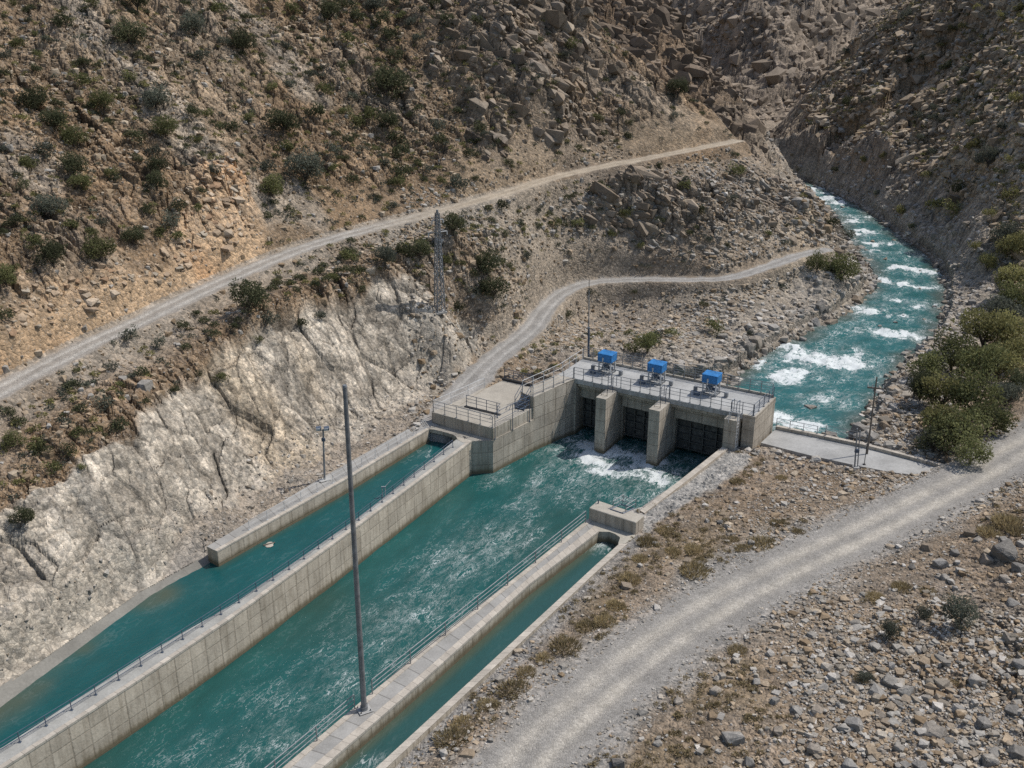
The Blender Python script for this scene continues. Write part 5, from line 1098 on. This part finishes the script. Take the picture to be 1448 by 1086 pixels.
# ---------------------------------------------------------------- stones
def ico(sub):
    bm = bmesh.new(); bmesh.ops.create_icosphere(bm, subdivisions=sub, radius=1.0); v = np.array([q.co[:] for q in bm.verts], np.float32); f = np.array([[q.index for q in p.verts] for p in bm.faces], np.int32); bm.free(); return v, f
def rock_shape(sub, seed, planes=11):
    g = np.random.default_rng(seed); v, f = ico(sub); n = unit(g.normal(size=(planes, 3))); hgt = g.uniform(.42, .9, planes)
    d = v@n.T; lim = np.where(d > .05, hgt/np.maximum(d, .05), 9).min(1); v = v*np.minimum(lim, 1.05)[:, None]
    v = v*g.uniform(.6, 1.3, 3); v[:, 2] *= .85; return (v + g.normal(size=v.shape)*.018).astype(np.float32), f
def hull_rock(seed, extra=5, jit=.32):
    """an angular block: the hull of jittered box corners and a few more points"""
    g = np.random.default_rng(seed); c = np.array([(a, b, e) for a in (-1,1) for b in (-1,1) for e in (-1,1)], float)*.62
    p = np.concatenate([c+g.uniform(-jit, jit, c.shape), unit(g.normal(size=(extra, 3)))*g.uniform(.75, .98, (extra, 1))]); p = p*g.uniform(.8, 1.15, 3)
    bm = bmesh.new(); vs = [bm.verts.new(q) for q in p]; r = bmesh.ops.convex_hull(bm, input=vs); bmesh.ops.delete(bm, geom=[v for v in bm.verts if not v.link_faces], context='VERTS'); bmesh.ops.triangulate(bm, faces=bm.faces[:]); bm.verts.index_update()
    v = np.array([q.co[:] for q in bm.verts], np.float32); f = np.array([[q.index for q in t_.verts] for t_ in bm.faces], np.int32); bm.free(); return v, f
def stone_material(name, objrand=False):
    t = NT(name, .9, .2); o = t.node('ShaderNodeNewGeometry').outputs['Position']; n = t.noise(o, 1.6, 6, .7); n2 = t.noise(o, 8, 5, .7)
    if objrand: base = t.ramp(t.node('ShaderNodeObjectInfo').outputs['Random'], [(0,(.20,.185,.165)),(.35,(.30,.285,.265)),(.6,(.34,.315,.28)),(.8,(.27,.215,.16)),(1,(.38,.36,.33))])
    else: base = t.attr('tint').outputs['Color']
    c = t.mix(1, base, t.ramp(n, [(.3,.75),(.7,1.2)]), 'MULTIPLY'); c = t.mix(1, c, t.ramp(n2, [(.3,.75),(.7,1.22)]), 'MULTIPLY')
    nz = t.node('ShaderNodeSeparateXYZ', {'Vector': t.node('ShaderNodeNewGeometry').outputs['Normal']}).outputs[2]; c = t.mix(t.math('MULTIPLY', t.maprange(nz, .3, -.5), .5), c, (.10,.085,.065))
    return t.out(c, t.bump(n2, .6, .08))
M_STONE = stone_material('loose_stone'); M_BOULD = stone_material('boulder_stone', True)
ROCKV = [bpy.data.meshes.new('boulder') for _ in range(8)]
for k, me in enumerate(ROCKV):
    v, f = hull_rock(200+k, 12, .22); bm = bmesh.new(); m0 = bpy.data.meshes.new('t'); m0.from_pydata(v.tolist(), [], f.tolist()); bm.from_mesh(m0); bpy.data.meshes.remove(m0); bmesh.ops.bevel(bm, geom=bm.edges[:], offset=.05, segments=2, affect='EDGES', clamp_overlap=True); bmesh.ops.subdivide_edges(bm, edges=[e for e in bm.edges if e.calc_length() > .3], cuts=2, use_grid_fill=True)
    gq = np.random.default_rng(k)
    for q in bm.verts: q.co *= 1+float(gq.normal())*.018
    for q in bm.faces: q.smooth = False
    bm.to_mesh(me); bm.free(); me.materials.append(M_BOULD); me.update()
LOW = [hull_rock(300+k, 3, .3) for k in range(14)]; MED = [hull_rock(320+k, 8, .28) for k in range(12)]
def grid_at(arr, X, Y):
    A = np.arctan2(X, Y); D = np.hypot(X, Y); i = np.clip(np.round((A-AZ[0])/(AZ[1]-AZ[0])).astype(int), 0, NA-1); j = np.clip(np.round(np.interp(D, DI, np.arange(ND))).astype(int), 0, ND-1); return arr[j, i]
def stones(name, n, dens, smin, smax, pal, seed, rmax=95, rmin=20, amin=-40, amax=38, power=2.2, align=None, shape=(1,1,1), sink=.12, lab=None):
    """loose stones as one mass: dens(X, Y) gives the chance of each"""
    g = np.random.default_rng(seed); A = g.uniform(R(amin), R(amax), n*4); D = np.sqrt(g.uniform(rmin**2, rmax**2, n*4)) if rmax < 100 else g.uniform(rmin, rmax, n*4); X = np.sin(A)*D; Y = np.cos(A)*D
    p = dens(X, Y); m = g.uniform(0, 1, len(X)) < p; X = X[m][:n]; Y = Y[m][:n]; n = len(X)
    S = smin*(1-g.uniform(0, 1, n)*(1-(smin/smax)**power))**(-1/power); zg = grid_at(Z, X, Y)
    V = []; Fc = []; T = []; nv = 0; pal = np.array(pal)
    for i in range(n):
        v, f = (MED if S[i] > .33 else LOW)[i % (12 if S[i] > .33 else 14)]
        a = g.uniform(0, 6.28) if align is None else align+g.normal()*.3; c, s = math.cos(a), math.sin(a); w = v*S[i]*np.array(shape, np.float32)*g.uniform(.8, 1.2, 3).astype(np.float32)
        if align is not None: b_ = g.normal()*.25+.35; w = np.stack([w[:, 0]*math.cos(b_)+w[:, 2]*math.sin(b_), w[:, 1], -w[:, 0]*math.sin(b_)+w[:, 2]*math.cos(b_)], 1)
        w = np.stack([w[:, 0]*c-w[:, 1]*s, w[:, 0]*s+w[:, 1]*c, w[:, 2]*.85], 1)+np.array([X[i], Y[i], zg[i]-S[i]*sink], np.float32)
        V.append(w); Fc.append(f+nv); T.append(np.broadcast_to(pal[int(g.integers(len(pal)))]*g.uniform(.8, 1.2), (len(v), 3))); nv += len(v)
    V = np.concatenate(V); Fc = np.concatenate(Fc); T = np.concatenate(T); m = len(Fc)
    me = bpy.data.meshes.new(name); me.vertices.add(len(V)); me.vertices.foreach_set('co', V.astype(np.float32).reshape(-1)); me.loops.add(m*3); me.loops.foreach_set('vertex_index', Fc.astype(np.int32).reshape(-1)); me.polygons.add(m); me.polygons.foreach_set('loop_start', np.arange(0, m*3, 3, dtype=np.int32)); me.polygons.foreach_set('use_smooth', np.zeros(m, bool)); me.update(calc_edges=True)
    a = me.attributes.new('tint', 'FLOAT_COLOR', 'POINT'); a.data.foreach_set('color', np.concatenate([T, np.ones((len(T), 1))], 1).astype(np.float32).reshape(-1)); me.materials.append(M_STONE)
    o = link(name, me); o['kind'] = 'stuff'; print(name, n, m); return o
def off_works(X, Y, rc=2.5, ra=1.5, rb=1.6):
    k = (grid_at(dC, X, Y) > rc) & (grid_at(dA, X, Y) > ra) & (grid_at(dB, X, Y) > rb) & (grid_at(dEng, X, Y) > .75) & (grid_at(dS, X, Y) > .3) & (grid_at(dP, X, Y) > .2) & (grid_at(dBar, X, Y) > .3) & (grid_at(path_, X, Y) < .4)
    return k.astype(float)
GREYS = [(.37,.345,.31),(.30,.275,.24),(.43,.40,.355),(.33,.27,.205),(.27,.235,.19),(.41,.365,.305),(.50,.465,.42)]; BROWNS = [(.31,.23,.15),(.41,.32,.225),(.25,.185,.12),(.36,.285,.205),(.46,.38,.285)]
region_of = lambda X, Y: grid_at(region, X, Y)
def d_valley(X, Y):
    clus = smooth(-.25, .35, fbm(X*.10, Y*.10, 4, 401)+.35*smooth(14, 26, X)*smooth(62, 45, Y)-.1)
    dc = grid_at(dC, X, Y); return off_works(X, Y)*(grid_at(dRiv, X, Y) > .3)*(grid_at(Z, X, Y) < 3.5)*(X > -6)*(.12+.88*clus)*(1-.55*smooth(0, -3, X-(Y-42)*.62-8))*((Y < 93) | (X > 30))
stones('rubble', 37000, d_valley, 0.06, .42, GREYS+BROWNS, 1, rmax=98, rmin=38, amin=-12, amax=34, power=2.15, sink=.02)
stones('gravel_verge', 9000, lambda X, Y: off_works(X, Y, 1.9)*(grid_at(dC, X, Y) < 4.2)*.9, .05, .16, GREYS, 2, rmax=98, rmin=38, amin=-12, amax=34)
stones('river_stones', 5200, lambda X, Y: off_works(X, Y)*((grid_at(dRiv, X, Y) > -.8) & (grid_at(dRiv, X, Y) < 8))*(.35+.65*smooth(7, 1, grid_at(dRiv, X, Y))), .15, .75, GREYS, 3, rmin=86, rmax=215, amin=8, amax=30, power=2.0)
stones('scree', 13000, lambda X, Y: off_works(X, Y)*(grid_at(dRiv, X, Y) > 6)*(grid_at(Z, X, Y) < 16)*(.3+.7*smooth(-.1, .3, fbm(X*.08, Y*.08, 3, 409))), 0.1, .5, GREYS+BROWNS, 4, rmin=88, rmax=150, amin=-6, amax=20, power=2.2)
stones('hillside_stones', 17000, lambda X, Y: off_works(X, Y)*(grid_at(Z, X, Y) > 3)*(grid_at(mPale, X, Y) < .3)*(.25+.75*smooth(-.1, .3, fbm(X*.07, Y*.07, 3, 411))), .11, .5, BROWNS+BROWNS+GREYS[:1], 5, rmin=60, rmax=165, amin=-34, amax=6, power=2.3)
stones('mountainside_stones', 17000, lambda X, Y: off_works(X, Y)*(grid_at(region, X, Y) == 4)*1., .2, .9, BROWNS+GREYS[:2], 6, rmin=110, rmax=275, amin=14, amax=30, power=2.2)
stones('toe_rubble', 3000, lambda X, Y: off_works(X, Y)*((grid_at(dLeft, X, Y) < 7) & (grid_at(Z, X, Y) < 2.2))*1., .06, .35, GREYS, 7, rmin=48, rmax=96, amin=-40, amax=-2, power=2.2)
ROCKB = [(.24,.19,.14),(.30,.24,.18),(.20,.16,.125),(.34,.28,.215),(.27,.225,.18)]
crz = lambda X, Y: off_works(X, Y, 3, 3.6, 3.2)*grid_at(np.clip(crag, 0, 1)*np.ones_like(Z), X, Y)
stones('crag_blocks', 4200, crz, .3, 1.35, ROCKB, 41, rmin=95, rmax=185, amin=-16, amax=14, power=1.6, align=D120, shape=(1.7,.75,1.15), sink=.35)
stones('spur_blocks', 3000, lambda X, Y: off_works(X, Y, 3, 2.8, 2.6)*(grid_at(spur, X, Y) > .4)*(grid_at(Z, X, Y) > 2.5)*smooth(-.1, .25, fbm(X*.1, Y*.1, 3, 451)), 0.22, .8, ROCKB+GREYS[:2], 42, rmin=100, rmax=165, amin=-4, amax=18, power=1.9, align=D120, shape=(1.7,.8,.9), sink=.4)
stones('second_crag_blocks', 4500, lambda X, Y: grid_at(crag2, X, Y)*1., .5, 2.0, [(.20,.155,.115),(.26,.205,.155),(.16,.125,.095)], 43, rmin=160, rmax=285, amin=-6, amax=14, power=1.8, align=D120+.4, shape=(1.5,.8,1.5), sink=.4)
stones('far_mountain_crags', 14000, lambda X, Y: (grid_at(region, X, Y) == 5)*(.2+.8*smooth(-.15, .2, fbm(X*.03, Y*.03, 3, 452))), 0.5, 2.4, [(.30,.245,.19),(.35,.285,.22),(.25,.205,.16),(.32,.265,.21)], 44, rmin=285, rmax=430, amin=0, amax=28, power=1.7, align=R(215), shape=(1.6,.8,1.3), sink=.45)  # pale block colours carry some of the distant haze
stones('mountainside_crags', 4200, lambda X, Y: off_works(X, Y)*(grid_at(region, X, Y) == 4)*np.clip(grid_at(np.clip(rcr, 0, 1)*np.ones_like(Z), X, Y)+.5*smooth(.1, .3, fbm(X*.06, Y*.06, 3, 453)), 0, 1), 0.35, 1.4, [(.30,.235,.165),(.36,.285,.205),(.24,.19,.14),(.40,.33,.25)], 45, rmin=120, rmax=285, amin=14, amax=30, power=1.8, align=R(205), shape=(1.8,.75,1.0), sink=.4)
stones('cutting_blocks', 2600, lambda X, Y: off_works(X, Y, 3, 2.2, 2)*grid_at(mSlip, X, Y)*.9, .18, .75, [(.42,.32,.225),(.36,.27,.19),(.47,.38,.285),(.33,.22,.14),(.40,.345,.275)], 46, rmin=60, rmax=125, amin=-40, amax=-8, power=1.9, align=D120, shape=(1.3,1.1,.7), sink=.3)
# low scrub too small and dense to count
def scrub(name, n, dens, seed, smin, smax, mat, rmin, rmax, amin, amax, L=60):
    g = np.random.default_rng(seed); A = g.uniform(R(amin), R(amax), n*6); D = g.uniform(rmin, rmax, n*6); X = np.sin(A)*D; Y = np.cos(A)*D
    m = g.uniform(0, 1, len(X)) < dens(X, Y); X = X[m][:n]; Y = Y[m][:n]; n = len(X); S = g.uniform(smin, smax, n); zg = grid_at(Z, X, Y); lf = .26 if L == 60 else .15
    q = unit(g.normal(size=(n, L, 3))); q[..., 2] = np.abs(q[..., 2])*.8; C = (q*g.uniform(.4, 1, (n, L, 1))*S[:, None, None] + np.stack([X, Y, zg], 1)[:, None]).reshape(-1, 3); SS = np.repeat(S, L)[:, None]
    A_ = unit(q.reshape(-1, 3)+g.normal(size=C.shape)*.6)*SS*lf; B_ = unit(np.cross(A_, g.normal(size=C.shape)))*SS*lf*.46
    me = quads_mesh(name, C, A_, B_, g.uniform(.1, .9, len(C)), mat); o = link(name, me); o['kind'] = 'stuff'; print(name, n)
hs_ = lambda X, Y: off_works(X, Y)*(grid_at(mPale, X, Y) < .2)*(grid_at(mSlip, X, Y) < .3)*(grid_at(dRiv, X, Y) > 3)*(grid_at(Z, X, Y) > 1.0)*(.25+.75*smooth(-.15, .3, fbm(X*.06, Y*.06, 3, 421)))
scrub('hillside_scrub', 1500, hs_, 31, .22, .5, L_OLIVE, 62, 160, -34, 6)
scrub('hillside_shrubs', 700, lambda X, Y: hs_(X, Y)*(grid_at(Z, X, Y) > 8), 35, .35, .75, L_DARK, 62, 170, -34, 12, 260)
scrub('mountainside_shrubs', 140, lambda X, Y: hs_(X, Y)*(grid_at(region, X, Y) == 4), 36, .5, 1.0, L_GREY, 110, 270, 14, 30, 260)
scrub('grey_scrub', 1500, hs_, 32, .22, .5, L_GREY, 62, 160, -34, 20)
scrub('mountainside_scrub', 2400, lambda X, Y: hs_(X, Y)*(grid_at(region, X, Y) == 4), 33, .3, .7, L_OLIVE, 110, 270, 14, 30)
scrub('dry_weeds', 900, lambda X, Y: off_works(X, Y, 3.)*(grid_at(dRiv, X, Y) > 2)*(grid_at(Z, X, Y) < 3)*(grid_at(dC, X, Y) < 20)*smooth(.0, .35, fbm(X*.16, Y*.16, 4, 260)+.1)*(X > -8), 34, .12, .32, L_DRY, 40, 100, -14, 34)
nb_ = 0
def boulder(px, py, w, label, group=None, X=None):
    global nb_
    if X is None:
        h_ = hit(px, py+w*.25)
        if h_ is None: return
        X, Y, _ = h_
    else: X, Y = X
    if off_works(np.array([X]), np.array([Y]), 3.0, 1.6, 1.6)[0] < .5: return
    Zg = max(ground(X, Y), ZR-.1); dep = Y*CP-(Zg-CAMZ)*SP; rr = w/2*dep/F0*.98; nb_ += 1
    if not visible((X, Y, Zg+rr*.5), .1): return
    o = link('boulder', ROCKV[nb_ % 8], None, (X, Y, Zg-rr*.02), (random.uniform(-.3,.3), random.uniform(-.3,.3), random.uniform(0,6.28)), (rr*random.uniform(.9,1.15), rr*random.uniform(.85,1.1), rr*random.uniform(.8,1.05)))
    tag(o, label, 'boulder', group); return o
for a in [(205,540,26,'lone grey boulder between the upper road and the white cutting'),(1058,488,22,'dark rounded boulder at the water edge behind the barrage'),(1080,494,18,'smaller boulder beside the dark one at the water edge'),(1142,607,17,'round boulder in the water just behind the causeway rail'),(1220,613,26,'pale angular boulder in the water at the foot of the utility pole'),(1240,628,20,'pale flat boulder on the bank just right of the utility pole'),(1419,775,42,'large brown boulder near the right edge below the dry grass'),(1372,750,26,'pale brown boulder left of the large brown one near the right edge'),(1304,880,20,'white and dark boulder in the middle of the rubble field'),
          (1165,350,18,'dark boulder at the end of the lower road'),(1259,958,30,'orange-brown boulder in the lower right rubble'),(1280,975,32,'tall cracked boulder right of the orange-brown one in the lower right rubble'),(1240,975,26,'grey-brown boulder left of the tall cracked one in the lower right rubble'),(1017,1005,0,'')]:
    if a[2]: boulder(*a)
GB = 'boulders in the rubble field at lower right'; BB = 'boulders along the river bank'
for px, py, w_ in [(1375,750,20),(1330,792,30),(1395,790,24),(1350,780,18),(1310,770,22),(1335,815,16),(1290,800,14),(1440,800,22),(1420,815,18),(1182,955,20),(1165,970,18),(1155,1003,28),(1125,1000,22),(1208,1018,28),(1245,1008,24),(1038,1038,38),(1320,1030,36),(1390,1020,32),(1378,958,26),(1430,1000,30),(1440,1060,40),(1270,1055,22),(1245,1060,22),(875,1077,26),(1340,1045,20),(1400,1070,30),(1020,955,16),(1070,962,20),(1095,990,18),(1012,975,20),(958,990,18),(1100,1030,18),(1150,1055,20),(1060,1075,24),(1200,1078,22),(1300,1080,26),(1355,1000,22),(1310,985,18),(1425,900,24),(1400,880,18),(1440,935,22),(1385,905,16),(1430,850,20),(1350,830,14),(1190,900,12),(1160,850,10),(1118,842,14),(1232,912,14),(990,1060,16),(930,1050,14),(1330,925,16),(1275,920,12),(1018,737,12),(1000,735,10),(998,700,10),(1250,712,12),(1040,690,9),(1140,690,9),(1000,660+30,9)]:
    boulder(px, py, w_, 'angular grey-brown boulder in the rubble field right of the gravel road' if px+ (py-700)*.9 > 1130 else 'small boulder on the stony ground between canal and gravel road', GB if px+(py-700)*.9 > 1130 else 'boulders between canal and gravel road')
gr = random.Random(5); RBp = RIV_R[:-2]; LBp = RIV_L[2:-2]
for side, pts, cnt in (('right', RBp, 60), ('left', LBp, 45)):
    for k in range(cnt):
        t_ = gr.random()*(len(pts)-1.01); i = int(t_); u = t_-i; o_ = gr.uniform(-1.2, 5 if side == 'right' else 3)
        X = pts[i][0]*(1-u)+pts[i+1][0]*u+(o_ if side == 'right' else -o_); Y = pts[i][1]*(1-u)+pts[i+1][1]*u
        dd_ = math.hypot(X, Y); boulder(0, 0, gr.uniform(.7, 1.8)*F0/dd_, 'boulder among the stones along the %s bank of the river' % side, BB+', '+side+' side', X=(X, Y))
for k, (px, py, w_) in enumerate([(1275,470,8),(1262,482,9),(1240,488,8),(1285,452,8),(1305,462,10),(1320,440,10),(1298,425,8),(1250,378,8),(1232,354,8),(1262,350,8),(1190,302,8),(1300,395,9)]): boulder(px, py, w_, 'wet dark rock breaking the rapids in mid river', 'rocks in the rapids')
# leaning timber / drift
dw = empty('drift_debris', P(381,770,ZS+.02), .4, 'pale clump of debris drifting in the left channel', 'debris'); MB().tube((-.45,0,.02),(.45,.08,.05),.08,6,.04).build('branch', [M_WOOD], dw)
vv, ff = rock_shape(2, 77); me = bpy.data.meshes.new('clump'); me.from_pydata((vv*np.array([.55,.35,.08])).tolist(), [], ff.tolist()); me.materials.append(M_COPE); link('clump', me, dw)
print('done', round(time.time()-T0, 1), len(COL.objects))
